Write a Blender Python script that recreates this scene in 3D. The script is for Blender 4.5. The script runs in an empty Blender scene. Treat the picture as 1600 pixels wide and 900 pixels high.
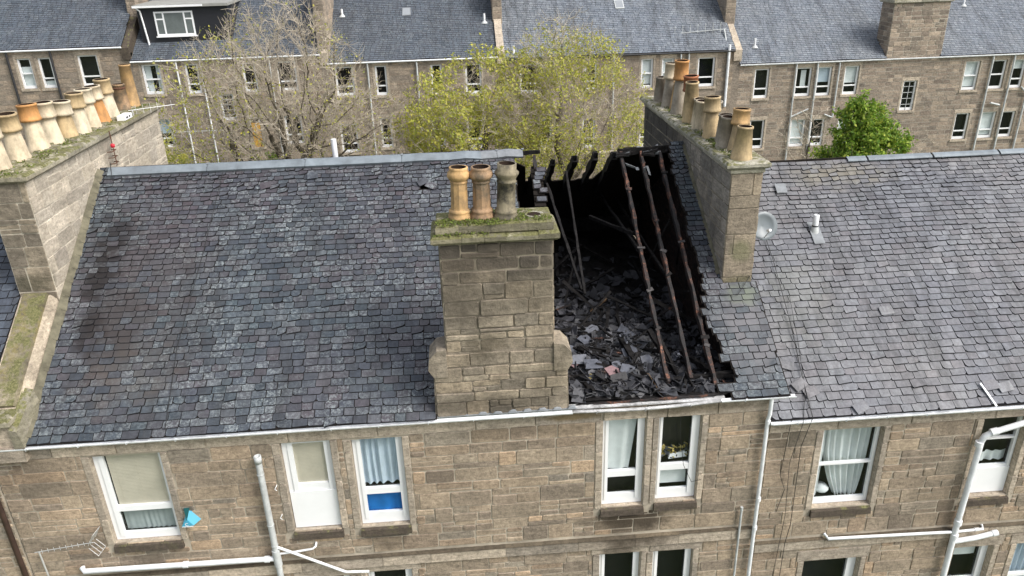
import bpy, math, random
from mathutils import Vector, Matrix, kdtree, noise as mnoise
R=math.radians; PI=math.pi
scene=bpy.context.scene
# ---------------------------------------------------------------- camera
cam=bpy.data.cameras.new('camera'); camo=bpy.data.objects.new('camera',cam); scene.collection.objects.link(camo)
scene.camera=camo
p,r,yw=R(24.112),R(-1.761),R(3.598)
cam.sensor_width=36; cam.lens=1191.28/1600*36; cam.clip_start=.1; cam.clip_end=2000
fwd=Vector((math.sin(yw)*math.cos(p),math.cos(yw)*math.cos(p),-math.sin(p)))
rt=Vector((math.cos(yw),-math.sin(yw),0)); up=rt.cross(fwd)
r2=rt*math.cos(r)+up*math.sin(r); u2=-rt*math.sin(r)+up*math.cos(r)
M=Matrix((r2,u2,-fwd)).transposed().to_4x4(); M.translation=Vector((0,-13,18.16)); camo.matrix_world=M
# ---------------------------------------------------------------- world + sun
SUN_EL,SUN_AZ=R(47),R(122)      # azimuth clockwise from +Y : sun behind the camera, to the right
w=bpy.data.worlds.new('World'); scene.world=w; w.use_nodes=True
nt=w.node_tree; nt.nodes.clear()
sky=nt.nodes.new('ShaderNodeTexSky'); sky.sky_type='NISHITA'; sky.sun_disc=False
sky.sun_elevation=SUN_EL; sky.sun_rotation=SUN_AZ; sky.air_density=1; sky.dust_density=4; sky.ozone_density=1
hs=nt.nodes.new('ShaderNodeHueSaturation'); hs.inputs['Saturation'].default_value=.38
bg=nt.nodes.new('ShaderNodeBackground'); bg.inputs[1].default_value=.15
wo=nt.nodes.new('ShaderNodeOutputWorld')
nt.links.new(sky.outputs[0],hs.inputs['Color']); nt.links.new(hs.outputs[0],bg.inputs[0]); nt.links.new(bg.outputs[0],wo.inputs[0])
sl=bpy.data.lights.new('sun','SUN'); sl.energy=1.5; sl.angle=R(24); sl.color=(1,.96,.9)
so=bpy.data.objects.new('sun',sl); scene.collection.objects.link(so)
sd=Vector((math.sin(SUN_AZ)*math.cos(SUN_EL),math.cos(SUN_AZ)*math.cos(SUN_EL),math.sin(SUN_EL)))
so.rotation_euler=sd.to_track_quat('Z','Y').to_euler()
vs=scene.view_settings; vs.view_transform='Standard'; vs.look='None'; vs.gamma=1; vs.exposure=.68
try: vs.use_curve_mapping=False
except: pass
scene.render.engine='CYCLES'; scene.cycles.max_bounces=6; scene.cycles.transparent_max_bounces=12

# ---------------------------------------------------------------- materials
def newmat(name):
    m=bpy.data.materials.new(name); m.use_nodes=True; n=m.node_tree; b=n.nodes['Principled BSDF']; return m,n,b
def N(n,t,**k):
    x=n.nodes.new(t)
    for a,v in k.items(): setattr(x,a,v)
    return x
def pos(n): return N(n,'ShaderNodeNewGeometry').outputs['Position']
def noise(n,scale,detail=4,rough=.6,vec=None,stretch=None):
    x=N(n,'ShaderNodeTexNoise'); x.inputs['Scale'].default_value=scale; x.inputs['Detail'].default_value=detail; x.inputs['Roughness'].default_value=rough
    v=vec or pos(n)
    if stretch:
        mp=N(n,'ShaderNodeVectorMath',operation='MULTIPLY'); n.links.new(v,mp.inputs[0]); mp.inputs[1].default_value=stretch; v=mp.outputs[0]
    n.links.new(v,x.inputs['Vector']); return x.outputs['Fac']
def ramp(n,fac,stops,const=False):
    x=N(n,'ShaderNodeValToRGB'); cr=x.color_ramp
    if const: cr.interpolation='CONSTANT'
    while len(cr.elements)<len(stops): cr.elements.new(.5)
    for e,(p_,c) in zip(cr.elements,stops):
        e.position=p_; e.color=(c[0],c[1],c[2],1) if hasattr(c,'__len__') else (c,c,c,1)
    n.links.new(fac,x.inputs[0]); return x.outputs[0]
def mixc(n,fac,a,b,mode='MIX'):
    x=N(n,'ShaderNodeMix',data_type='RGBA',blend_type=mode)
    for s,v in ((0,fac),(6,a),(7,b)):
        if hasattr(v,'is_linked') or isinstance(v,bpy.types.NodeSocket): n.links.new(v,x.inputs[s])
        elif hasattr(v,'__len__'): x.inputs[s].default_value=(v[0],v[1],v[2],1)
        else: x.inputs[s].default_value=v
    return x.outputs[2]
def mathn(n,op,a,b=None):
    x=N(n,'ShaderNodeMath',operation=op)
    for i,v in enumerate((a,b)):
        if v is None: continue
        if isinstance(v,bpy.types.NodeSocket): n.links.new(v,x.inputs[i])
        else: x.inputs[i].default_value=v
    return x.outputs[0]
def blob(n,c,rad,soft=.6,wob=.35,wscale=1.6):
    # 1 inside an uneven ellipsoid patch of dirt, 0 outside
    s=N(n,'ShaderNodeVectorMath',operation='SUBTRACT'); n.links.new(pos(n),s.inputs[0]); s.inputs[1].default_value=c
    d=N(n,'ShaderNodeVectorMath',operation='DIVIDE'); n.links.new(s.outputs[0],d.inputs[0]); d.inputs[1].default_value=rad
    l=N(n,'ShaderNodeVectorMath',operation='LENGTH'); n.links.new(d.outputs[0],l.inputs[0])
    nz=noise(n,wscale,5,.65)
    v=mathn(n,'ADD',l.outputs['Value'],mathn(n,'MULTIPLY',mathn(n,'SUBTRACT',nz,.5),wob*4))
    mr=N(n,'ShaderNodeMapRange',interpolation_type='SMOOTHSTEP'); n.links.new(v,mr.inputs[0])
    mr.inputs[1].default_value=1-soft; mr.inputs[2].default_value=1+soft*.4; mr.inputs[3].default_value=1; mr.inputs[4].default_value=0
    return mr.outputs[0]
def bump(n,b,h,s=.3,d=.01):
    x=N(n,'ShaderNodeBump'); x.inputs['Strength'].default_value=s; x.inputs['Distance'].default_value=d
    n.links.new(h,x.inputs['Height']); n.links.new(x.outputs[0],b.inputs['Normal'])
def rnd(n): return N(n,'ShaderNodeNewGeometry').outputs['Random Per Island']
def plain(name,c,rough=.6,var=.12,scale=3,metal=0,bmp=.15,spec=.5):
    m,n,b=newmat(name)
    f=ramp(n,noise(n,scale,6,.65),[(.3,tuple(x*(1-var) for x in c)),(.7,tuple(min(1,x*(1+var)) for x in c))])
    n.links.new(f,b.inputs['Base Color']); b.inputs['Roughness'].default_value=rough; b.inputs['Metallic'].default_value=metal
    b.inputs['Specular IOR Level'].default_value=spec
    if bmp: bump(n,b,noise(n,scale*12,4),bmp,.006)
    return m
def stone(name,cols,grime=.35,patches=(),moss=None,dark=(.05,.043,.034),brt=1.):
    m,n,b=newmat(name)
    k=len(cols); c=ramp(n,rnd(n),[(i/(k-1),tuple(x*brt for x in cc)) for i,cc in enumerate(cols)])
    hue=ramp(n,mathn(n,'FRACT',mathn(n,'MULTIPLY',rnd(n),13.7)),[(0,(.74,.735,.74)),(.5,(.97,.955,.945)),(1,(1.2,1.165,1.13))]); c=mixc(n,1,c,hue,'MULTIPLY')
    c=mixc(n,1,c,(1.14,1.135,1.15),'MULTIPLY')
    g=ramp(n,noise(n,13,8,.78),[(.30,.50),(.5,1.0),(.74,1.32)]); c=mixc(n,1,c,g,'MULTIPLY')
    strat=ramp(n,noise(n,3.4,7,.78,stretch=(1,1,4.5)),[(.32,.58),(.66,1.22)]); c=mixc(n,.9,c,strat,'MULTIPLY')
    pit=ramp(n,noise(n,46,3,.6),[(.33,.45),(.42,1)]); c=mixc(n,.6,c,pit,'MULTIPLY')
    gr=ramp(n,noise(n,.9,5,.7),[(.42,0),(.75,1)]); c=mixc(n,mathn(n,'MULTIPLY',gr,grime),c,dark)
    for (ce,ra,st,co) in patches:
        f_=blob(n,ce,ra)
        if co[2]<.045 and co[0]>.2: f_=mathn(n,'MULTIPLY',f_,ramp(n,noise(n,9,6,.8),[(.42,0),(.6,1)]))
        c=mixc(n,mathn(n,'MULTIPLY',f_,st),c,co)
    if moss:
        z=N(n,'ShaderNodeSeparateXYZ'); n.links.new(N(n,'ShaderNodeNewGeometry').outputs['Normal'],z.inputs[0])
        upf=ramp(n,z.outputs[2],[(.15,.18),(.7,1)])
        mk=ramp(n,noise(n,4.5,6,.7),[(.46-moss*.2,0),(.56-moss*.2,1)])
        mc=ramp(n,noise(n,25,5,.7),[(.3,(.06,.06,.028)),(.55,(.17,.165,.07)),(.75,(.27,.265,.16))])
        c=mixc(n,mathn(n,'MULTIPLY',mk,upf),c,mc)
    n.links.new(c,b.inputs['Base Color']); b.inputs['Roughness'].default_value=.92; b.inputs['Specular IOR Level'].default_value=.25
    h=mathn(n,'ADD',noise(n,30,6,.7),mathn(n,'MULTIPLY',noise(n,6,4,.6),1.5)); bump(n,b,h,.8,.02)
    return m
BROWN=[(.34,.275,.20),(.40,.325,.235),(.335,.28,.21),(.27,.225,.175),(.41,.315,.22),(.32,.275,.21),(.375,.305,.225),(.42,.315,.215),(.29,.26,.21),(.35,.29,.215),(.39,.315,.23),(.30,.25,.19)]
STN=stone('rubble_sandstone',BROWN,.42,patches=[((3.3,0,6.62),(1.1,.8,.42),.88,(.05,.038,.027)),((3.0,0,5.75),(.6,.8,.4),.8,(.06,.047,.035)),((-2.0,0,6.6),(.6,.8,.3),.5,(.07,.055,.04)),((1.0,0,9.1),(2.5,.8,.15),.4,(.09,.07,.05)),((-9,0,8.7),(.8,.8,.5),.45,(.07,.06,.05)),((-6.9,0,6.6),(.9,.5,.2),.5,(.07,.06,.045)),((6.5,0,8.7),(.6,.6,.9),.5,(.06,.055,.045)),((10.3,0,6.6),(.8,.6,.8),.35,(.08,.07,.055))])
MORT=plain('lime_mortar',(.40,.35,.28),.95,.42,1.4,spec=.2)
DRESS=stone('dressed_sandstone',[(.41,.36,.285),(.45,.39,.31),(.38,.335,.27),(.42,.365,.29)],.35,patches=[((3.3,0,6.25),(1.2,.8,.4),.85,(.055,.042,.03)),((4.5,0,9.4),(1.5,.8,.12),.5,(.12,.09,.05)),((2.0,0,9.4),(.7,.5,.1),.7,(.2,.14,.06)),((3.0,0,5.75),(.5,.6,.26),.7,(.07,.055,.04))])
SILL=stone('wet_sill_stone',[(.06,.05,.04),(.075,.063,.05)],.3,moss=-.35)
LEDGE=stone('ledge_top_stone',[(.085,.07,.05),(.12,.10,.07)],.4)
STACKM=plain('pale_stack_mortar',(.47,.425,.35),.95,.4,3,spec=.2); STACKM2=plain('sooty_mortar',(.225,.195,.15),.95,.6,1.2,spec=.2)
STACKL=stone('pale_stack_stone',[(.47,.425,.345),(.41,.37,.305),(.50,.455,.375),(.38,.345,.28),(.45,.405,.33)],.7,patches=[((-9.15,2.45,13.9),(.6,.2,.45),.7,(.1,.085,.065)),((-9.1,2.45,12.0),(.5,.2,.35),.65,(.085,.08,.055))],dark=(.24,.21,.165))
STACKLF=stone('stack_end_stone',[(.27,.235,.18),(.32,.275,.205),(.24,.21,.165),(.29,.25,.19)],.5,patches=[((-9.2,2.45,11.9),(.5,.3,.3),.6,(.05,.05,.03))])
STACKLS=stone('patched_skew_side',[(.56,.48,.36),(.60,.52,.40)],.6)
STACKC=stone('sooty_stack_stone',[(.32,.28,.215),(.37,.32,.24),(.29,.255,.20),(.39,.325,.235),(.34,.295,.225)],.75,patches=[((.5,-.05,13.05),(1.9,.5,.55),.8,(.05,.043,.037)),((-.1,-.05,12.2),(.7,.5,.7),.6,(.075,.064,.05)),((1.2,-.05,12.3),(.7,.5,.5),.5,(.08,.068,.05)),((.2,-.05,11.2),(.6,.5,.3),.5,(.09,.075,.05)),((1.5,-.05,10.4),(.4,.5,.4),.45,(.09,.075,.05)),((.3,-.05,9.85),(2,.3,.25),.5,(.05,.043,.033))])
STACKR=stone('right_stack_stone',[(.28,.24,.18),(.33,.28,.21),(.25,.215,.165)],.35,patches=[((6,2.2,11.9),(.28,.2,.28),.6,(.14,.15,.075)),((6.0,2.2,11.2),(.5,.2,.15),.5,(.09,.095,.04))])
STACKRS=stone('smoke_stained_stone',[(.34,.315,.275),(.39,.355,.30),(.30,.28,.245),(.41,.37,.31)],.65,patches=[((5.6,8,13),(.6,3.0,1.6),.85,(.035,.033,.033)),((5.6,4,12.3),(.5,1.4,1.0),.35,(.06,.057,.052))],dark=(.04,.038,.036))
COPE=stone('mossy_cope_stone',[(.42,.41,.34),(.34,.33,.27),(.48,.46,.39)],.4,moss=.1)
COPEC=stone('green_mossy_cope_stone',[(.30,.28,.20),(.24,.22,.16),(.34,.32,.23)],.75,moss=.34)
COPEL=stone('lichened_cope_stone',[(.34,.32,.25),(.28,.26,.20),(.38,.36,.28)],.5,moss=.22)
SKEW=stone('yellow_lichen_stone',[(.26,.23,.16),(.20,.18,.13)],.7,moss=.05,patches=[((-9.2,1.8,11.4),(.45,.9,.7),.6,(.30,.24,.035)),((-9.3,.9,10.8),(.25,.4,.4),.5,(.26,.21,.04)),((-8.9,2.3,11.7),(.25,.4,.3),.5,(.08,.07,.04))])
FARST=stone('far_sandstone',[(.30,.255,.205),(.34,.285,.22),(.27,.235,.19),(.32,.265,.205),(.36,.29,.215)],.3)
FARST2=stone('far_mixed_sandstone',[(.25,.205,.165),(.35,.29,.23),(.22,.19,.155),(.39,.325,.255),(.30,.25,.195)],.25)
FARMORT=plain('far_mortar',(.31,.27,.215),.95,.15,2,spec=.2)
FARMORT2=plain('far_pale_mortar',(.46,.42,.35),.95,.15,2,spec=.2)
CEM=plain('cement_fillet',(.13,.12,.085),.9,.45,4,spec=.2)
def slate(name,cols,lich=.5,tint=None,patches=(),rough=.5,spots=.5,brt=1.):
    m,n,b=newmat(name); k=len(cols)
    c=ramp(n,rnd(n),[(i/(k-1),tuple(x*brt for x in cc)) for i,cc in enumerate(cols)])
    big=noise(n,.33,3,.6)
    if tint: c=mixc(n,ramp(n,big,[(.40,0),(.62,1)]),c,mixc(n,1,c,tint,'MULTIPLY'))
    c=mixc(n,1,c,ramp(n,noise(n,10,7,.78),[(.3,.58),(.7,1.4)]),'MULTIPLY')
    c=mixc(n,ramp(n,noise(n,3.2,5,.75,stretch=(1,.12,.12)),[(.45,0),(.68,.62)]),c,(.028,.029,.032))
    # lichen bloom: pale speckle, heavier in some patches, differing slate by slate
    patch=ramp(n,noise(n,1.1,5,.7,stretch=(1,.45,.45)),[(.36,.22),(.58,1)])
    fl=mathn(n,'FRACT',mathn(n,'MULTIPLY',rnd(n),17.3))
    per=ramp(n,fl,[(.15,.08),(.9,1)])
    sp=ramp(n,noise(n,15,6,.8),[(.47,0),(.62,1)])
    c=mixc(n,mathn(n,'MULTIPLY',mathn(n,'MULTIPLY',mathn(n,'MULTIPLY',patch,per),sp),lich),c,(.27,.305,.315))
    sp2=ramp(n,noise(n,42,3,.6),[(.64,0),(.72,1)]); c=mixc(n,mathn(n,'MULTIPLY',sp2,spots*.45),c,(.42,.43,.42))
    f2=ramp(n,mathn(n,'FRACT',mathn(n,'MULTIPLY',rnd(n),7.7)),[(.12,.25),(.5,1)])
    for (ce,ra,st,co) in patches: c=mixc(n,mathn(n,'MULTIPLY',mathn(n,'MULTIPLY',blob(n,ce,ra,.7,.4,2.2),f2),st),c,co)
    n.links.new(c,b.inputs['Base Color'])
    rr=ramp(n,noise(n,5,3),[(.3,rough-.08),(.7,rough+.15)]); n.links.new(rr,b.inputs['Roughness']); b.inputs['Specular IOR Level'].default_value=.4
    bump(n,b,mathn(n,'ADD',noise(n,22,5,.7),mathn(n,'MULTIPLY',noise(n,5,2),2)),.5,.008)
    return m
BL=[(.034,.046,.060),(.052,.067,.084),(.044,.055,.070),(.068,.084,.099),(.032,.043,.054),(.061,.062,.073),(.045,.063,.076),(.083,.098,.110),(.050,.049,.058),(.060,.078,.092)]
SLM=slate('worn_slate',BL,1.0,(1.2,.98,.99),patches=[((-7.0,2.6,11.5),(1.7,3.2,2.6),.5,(.058,.045,.043)),((-8.05,3.4,12),(.55,1.7,1.3),.92,(.012,.010,.011)),((-8.0,1.9,11),(.4,.7,.6),.85,(.013,.011,.012)),((-7.4,2.0,11),(.7,1.2,1.0),.6,(.035,.028,.025)),((5.0,3.5,12),(.45,3,2.2),.5,(.03,.03,.034)),((5.95,1.2,10.4),(.75,1.3,1.0),.75,(.155,.15,.158)),((6.0,2.0,10.9),(.5,.35,.3),.6,(.15,.18,.12)),((-7.0,1.0,10.4),(1.0,.9,.6),.25,(.12,.10,.075))])
SLR=slate('grey_slate',[(l*1.6+.068+.6*(x[0]-l),l*1.55+.062+.6*(x[1]-l),l*1.5+.066+.6*(x[2]-l)) for x in BL for l in (sum(x)/3,)],.35,(.86,.9,.97),patches=[((7.5,2.2,10.7),(.9,1.6,1.2),.2,(.22,.23,.18)),((9.6,5.3,12.6),(1.5,.5,.4),.45,(.22,.19,.12))],spots=.35)
SLN=slate('blue_slate',[(.07,.085,.11),(.09,.105,.13),(.06,.072,.095),(.08,.09,.115)],.3)
SLF=slate('far_slate',[(.068,.085,.108),(.098,.118,.145),(.085,.098,.122),(.12,.138,.16)],.5,(1.05,1.02,1.0),rough=.55,brt=.95)
SLF2=slate('far_pale_slate',[(.13,.15,.175),(.19,.21,.235),(.155,.17,.195),(.23,.25,.27)],.4,(.92,.95,1),rough=.6)
EDGE=plain('slate_edge_dirt_shade',(.018,.018,.02),.9,.3,9,spec=.1)  # dirty slate edges, with the shadow lines between slates painted into the colour
SARK=plain('sooty_sarking_board',(.02,.017,.015),.9,.4,6,spec=.1)
CHAR=plain('charred_timber',(.014,.013,.013),.7,.7,8,bmp=.6,spec=.12)
def burnt():
    m,n,b=newmat('scorched_rafter_timber')
    c=ramp(n,noise(n,2.6,7,.75),[(.47,(.014,.012,.012)),(.55,(.06,.03,.022)),(.63,(.26,.11,.065)),(.78,(.32,.22,.17))])
    c=mixc(n,ramp(n,noise(n,14,4,.7),[(.45,0),(.6,.85)]),c,(.02,.018,.018))
    n.links.new(c,b.inputs['Base Color']); b.inputs['Roughness'].default_value=.8; bump(n,b,noise(n,30,4),.6,.01); return m
BURN=burnt()
SOOTW=stone('sooted_inner_wall',[(.02,.015,.014),(.035,.022,.018),(.013,.012,.012),(.05,.028,.02)],.6,dark=(.008,.008,.008))
WHITE=plain('white_upvc',(.86,.87,.88),.35,.03,2,bmp=0)
PIPEW=plain('white_gutter_plastic',(.78,.80,.82),.4,.14,4,bmp=0)
PIPEG=plain('grey_painted_pipe',(.48,.50,.50),.5,.25,5,bmp=.1)
PIPEB=plain('black_iron_pipe',(.03,.03,.033),.5,.3,5)
PIPEBR=plain('brown_iron_pipe',(.045,.026,.02),.45,.3,5)
BURNTG=plain('scorched_gutter',(.42,.42,.42),.7,.75,3.5)
ZINC=plain('weathered_zinc',(.19,.22,.245),.6,.3,2.5,metal=.1,bmp=.1)
LEAD=plain('lead_flashing',(.20,.215,.23),.6,.3,4)
BLACKCL=plain('black_cladding',(.016,.017,.022),.5,.2,3)
FELT=plain('grey_roof_felt',(.27,.27,.25),.9,.2,3)
ROOM=plain('room_wall_shade',(.045,.04,.036),.9,.2,1,bmp=0)  # dimness of the room behind the glass is put into the wall colour
DARKROOM=plain('dark_room_shade',(.006,.006,.009),.9,.2,1,bmp=0)  # near-black walls: the darkness of an unlit room painted as colour
def glass():
    m,n,b=newmat('window_glass'); out=n.nodes['Material Output']; n.nodes.remove(b)
    t=N(n,'ShaderNodeBsdfTransparent'); t.inputs[0].default_value=(.93,.96,.96,1); g=N(n,'ShaderNodeBsdfGlossy'); g.inputs['Roughness'].default_value=.03
    ge=N(n,'ShaderNodeNewGeometry'); dt=N(n,'ShaderNodeVectorMath',operation='DOT_PRODUCT'); n.links.new(ge.outputs['Incoming'],dt.inputs[0]); n.links.new(ge.outputs['Normal'],dt.inputs[1])
    f=mathn(n,'ADD',mathn(n,'MULTIPLY',mathn(n,'POWER',mathn(n,'SUBTRACT',1.0,mathn(n,'ABSOLUTE',dt.outputs['Value'])),5),.9),.06); s=N(n,'ShaderNodeMixShader')
    n.links.new(f,s.inputs[0]); n.links.new(t.outputs[0],s.inputs[1]); n.links.new(g.outputs[0],s.inputs[2]); n.links.new(s.outputs[0],out.inputs[0]); return m
GLASS=glass()
SKYGL=plain('skylight_glass',(.28,.3,.32),.15,.1,2,bmp=0)
def cloth(name,c):
    m=plain(name,c,.9,.1,3,bmp=0,spec=.1); return m
NET=cloth('pale_curtain',(.70,.73,.73)); GREYC=cloth('grey_blue_curtain',(.50,.58,.66)); BLUEC=cloth('blue_fabric',(.02,.17,.50)); BLINDM=cloth('beige_blind',(.60,.54,.44)); WPANEL=WHITE
def pot(name,c,dirt=.4,scorch=None,streak=(1,1,.35)):
    m,n,b=newmat(name)
    col=ramp(n,noise(n,5,6,.7,stretch=streak),[(.28,tuple(x*.55 for x in c)),(.5,c),(.75,tuple(min(1,x*1.25+.02) for x in c))])
    col=mixc(n,mathn(n,'MULTIPLY',ramp(n,noise(n,2.6,6,.75),[(.42,0),(.62,1)]),dirt),col,scorch or (.10,.08,.055))
    n.links.new(col,b.inputs['Base Color']); b.inputs['Roughness'].default_value=.8; bump(n,b,noise(n,25,4),.3,.008); return m
P_BUFF=pot('buff_fireclay',(.48,.36,.20),.45); P_PALE=pot('pale_fireclay',(.62,.52,.37),.4); P_ORANGE=pot('orange_fireclay',(.55,.27,.09),.3); P_RED=pot('red_terracotta',(.36,.13,.055),.35)
P_GREY=pot('grey_fireclay',(.33,.29,.23),.5); P_CREAM=pot('cream_fireclay',(.62,.54,.40),.25); P_SOOT=pot('stained_fireclay',(.24,.205,.135),1.,(.04,.036,.03),(2.2,2.2,.22)); P_BR=pot('brown_stained_fireclay',(.36,.23,.13),.85,(.10,.085,.06),(2.,2.,.3)); P_GOLD=pot('golden_fireclay',(.54,.34,.15),.7,(.20,.14,.08),(1.6,1.6,.5))
INSIDE=plain('pot_inside',(.03,.02,.015),.95,.3,4,spec=.1)
BARK=plain('grey_brown_bark',(.155,.13,.10),.95,.35,4,bmp=.5,spec=.2); BARKD=plain('dark_bark',(.10,.085,.06),.95,.4,4,bmp=.5,spec=.2); TWIG=plain('pale_twig_bark',(.50,.44,.35),.95,.3,4,bmp=0,spec=.2)
def leafm(name,cols):
    m,n,b=newmat(name); k=len(cols)
    c=ramp(n,rnd(n),[(i/(k-1),cc) for i,cc in enumerate(cols)]); n.links.new(c,b.inputs['Base Color']); b.inputs['Roughness'].default_value=.6
    b.inputs['Specular IOR Level'].default_value=.3
    tr=N(n,'ShaderNodeBsdfTranslucent'); n.links.new(c,tr.inputs[0]); mx=N(n,'ShaderNodeMixShader'); mx.inputs[0].default_value=.35
    n.links.new(b.outputs[0],mx.inputs[1]); n.links.new(tr.outputs[0],mx.inputs[2]); n.links.new(mx.outputs[0],n.nodes['Material Output'].inputs[0]); return m
LEAFY=leafm('yellow_green_leaf',[(.50,.48,.08),(.41,.44,.07),(.60,.53,.12),(.32,.38,.06),(.53,.49,.15),(.26,.31,.07)])
LEAFG=leafm('fresh_green_leaf',[(.08,.17,.025),(.18,.31,.04),(.34,.46,.06),(.11,.21,.03),(.48,.52,.09)])
LEAFS=leafm('shrub_leaf',[(.05,.11,.02),(.1,.17,.03)])
def grassm():
    m,n,b=newmat('garden_grass'); c=ramp(n,noise(n,1.5,8,.75),[(.3,(.03,.05,.015)),(.5,(.07,.10,.03)),(.7,(.14,.13,.06))]); n.links.new(c,b.inputs['Base Color']); b.inputs['Roughness'].default_value=1; bump(n,b,noise(n,12,5),.8,.05); return m
GRASS=grassm()
MOSS=leafm('cushion_moss',[(.08,.11,.02),(.13,.18,.03),(.20,.24,.045),(.09,.10,.035),(.14,.13,.06)])
ALU=plain('aerial_aluminium',(.62,.62,.62),.35,.15,3,metal=.4,bmp=0)
CABLE=plain('black_cable',(.012,.012,.012),.6,.1,3,bmp=0)
DISHM=plain('grey_dish_steel',(.17,.195,.21),.4,.15,3,bmp=0)
TEAL=plain('teal_plastic',(.0,.07,.075),.4,.1,3,bmp=0); CYAN=plain('light_blue_plastic',(.07,.36,.52),.4,.1,3,bmp=0); LWHITE=plain('label_white',(.8,.8,.8),.4,.02,3,bmp=0)
REDP=plain('red_plastic',(.55,.02,.04),.4,.1,3,bmp=0)
RUST=plain('rusty_iron',(.10,.045,.025),.9,.4,8)
WOODP=plain('splintered_pale_wood',(.16,.095,.045),.8,.4,8)
YFOAM=plain('yellow_insulation',(.38,.30,.10),.95,.4,6)
DOORY=plain('ochre_paint',(.55,.30,.04),.6,.15,2)

# ---------------------------------------------------------------- mesh builder
class MB:
    def __init__(s): s.v=[]; s.f=[]; s.mi=[]; s.mats=[]; s.sm=[]
    def m(s,mat):
        if mat not in s.mats: s.mats.append(mat)
        return s.mats.index(mat)
    def poly(s,pts,mat,sm=False):
        b=len(s.v); s.v+= [tuple(q) for q in pts]; s.f.append(tuple(range(b,b+len(pts)))); s.mi.append(s.m(mat)); s.sm.append(sm)
    def add(s,vs_,fs,mat,sm=False):
        b=len(s.v); s.v+=[tuple(q) for q in vs_]; k=s.m(mat)
        for f in fs: s.f.append(tuple(b+i for i in f)); s.mi.append(k); s.sm.append(sm)
    def box(s,x0,x1,y0,y1,z0,z1,mat):
        s.add([(x0,y0,z0),(x1,y0,z0),(x1,y1,z0),(x0,y1,z0),(x0,y0,z1),(x1,y0,z1),(x1,y1,z1),(x0,y1,z1)],[(0,3,2,1),(4,5,6,7),(0,1,5,4),(1,2,6,5),(2,3,7,6),(3,0,4,7)],mat)
    def hexa(s,p8,mat): s.add(p8,[(0,3,2,1),(4,5,6,7),(0,1,5,4),(1,2,6,5),(2,3,7,6),(3,0,4,7)],mat)
    def beam(s,a,b,w_,h_,mat,jit=0,rng=random,segs=1,side=Vector((1,0,0))):
        a=Vector(a);b=Vector(b);d=(b-a).normalized(); u=side-d*side.dot(d); u.normalize(); n=u.cross(d)
        rings=[]
        for i in range(segs+1):
            c=a.lerp(b,i/segs); ju=1+rng.uniform(-jit,jit); jn=1+rng.uniform(-jit,jit); off=(u*rng.uniform(-1,1)*w_+n*rng.uniform(-1,1)*h_)*jit*.3
            rings.append([c+off+u*(sx*w_/2*ju)+n*(sy*h_/2*jn) for sx,sy in ((-1,-1),(1,-1),(1,1),(-1,1))])
        vs_=[q for r_ in rings for q in r_]; fs=[(3,2,1,0),tuple(4*segs+i for i in range(4))]
        for i in range(segs):
            for j in range(4): fs.append((4*i+j,4*i+(j+1)%4,4*(i+1)+(j+1)%4,4*(i+1)+j))
        s.add(vs_,fs,mat)
    def tube(s,pts,rad,mat,n=8,cap=True,sm=True,r1=None):
        pts=[Vector(q) for q in pts]; k=len(pts); vs_=[];prev=None
        for i,q in enumerate(pts):
            t=(pts[min(i+1,k-1)]-pts[max(i-1,0)])
            if t.length<1e-9: t=Vector((0,0,1))
            t.normalize()
            if prev is None: u=t.orthogonal().normalized()
            else: u=prev-t*prev.dot(t); u=u.normalized() if u.length>1e-6 else t.orthogonal().normalized()
            prev=u; v_=t.cross(u); rr=rad[i] if isinstance(rad,(list,tuple)) else rad
            for j in range(n): a=2*PI*j/n; vs_.append(q+u*(math.cos(a)*rr)+v_*(math.sin(a)*rr))
        fs=[]
        for i in range(k-1):
            for j in range(n): fs.append((i*n+j,i*n+(j+1)%n,(i+1)*n+(j+1)%n,(i+1)*n+j))
        s.add(vs_,fs,mat,sm)
        if cap:
            s.poly(vs_[:n][::-1],mat); s.poly(vs_[-n:],mat)
    def lathe(s,c,prof,mat,n=20,sm=True,facet=None,tilt=None):
        c=Vector(c); vs_=[]; 
        for (rr,z) in prof:
            for j in range(n):
                a=2*PI*(j+.5)/n; v_=Vector((rr*math.cos(a),rr*math.sin(a),z))
                if tilt: v_=tilt@v_
                vs_.append(c+v_)
        fs=[]
        for i in range(len(prof)-1):
            for j in range(n): fs.append((i*n+j,i*n+(j+1)%n,(i+1)*n+(j+1)%n,(i+1)*n+j))
        s.add(vs_,fs,mat,sm)
    def build(s,name,parent=None,smooth=None):
        if not s.v: return None
        xs=[q[0] for q in s.v]; ys=[q[1] for q in s.v]; zs=[q[2] for q in s.v]
        c=Vector(((min(xs)+max(xs))/2,(min(ys)+max(ys))/2,min(zs)))
        me=bpy.data.meshes.new(name); me.from_pydata([(q[0]-c.x,q[1]-c.y,q[2]-c.z) for q in s.v],[],s.f)
        for mt in s.mats: me.materials.append(mt)
        me.polygons.foreach_set('material_index',s.mi); me.polygons.foreach_set('use_smooth',s.sm); me.update()
        o=bpy.data.objects.new(name,me); scene.collection.objects.link(o)
        pw=Vector(parent['_w']) if parent is not None else Vector((0,0,0))
        o.location=c-pw; o['_w']=tuple(c)
        if parent is not None: o.parent=parent
        return o
def empty(name,loc,label,cat,group=None):
    o=bpy.data.objects.new(name,None); scene.collection.objects.link(o); o.location=loc; o['_w']=tuple(loc); o.empty_display_size=.3
    return tag(o,label,cat,group)
def tag(o,label=None,cat=None,group=None,kind=None):
    if label: o['label']=label
    if cat: o['category']=cat
    if group: o['group']=group
    if kind: o['kind']=kind
    return o
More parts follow.
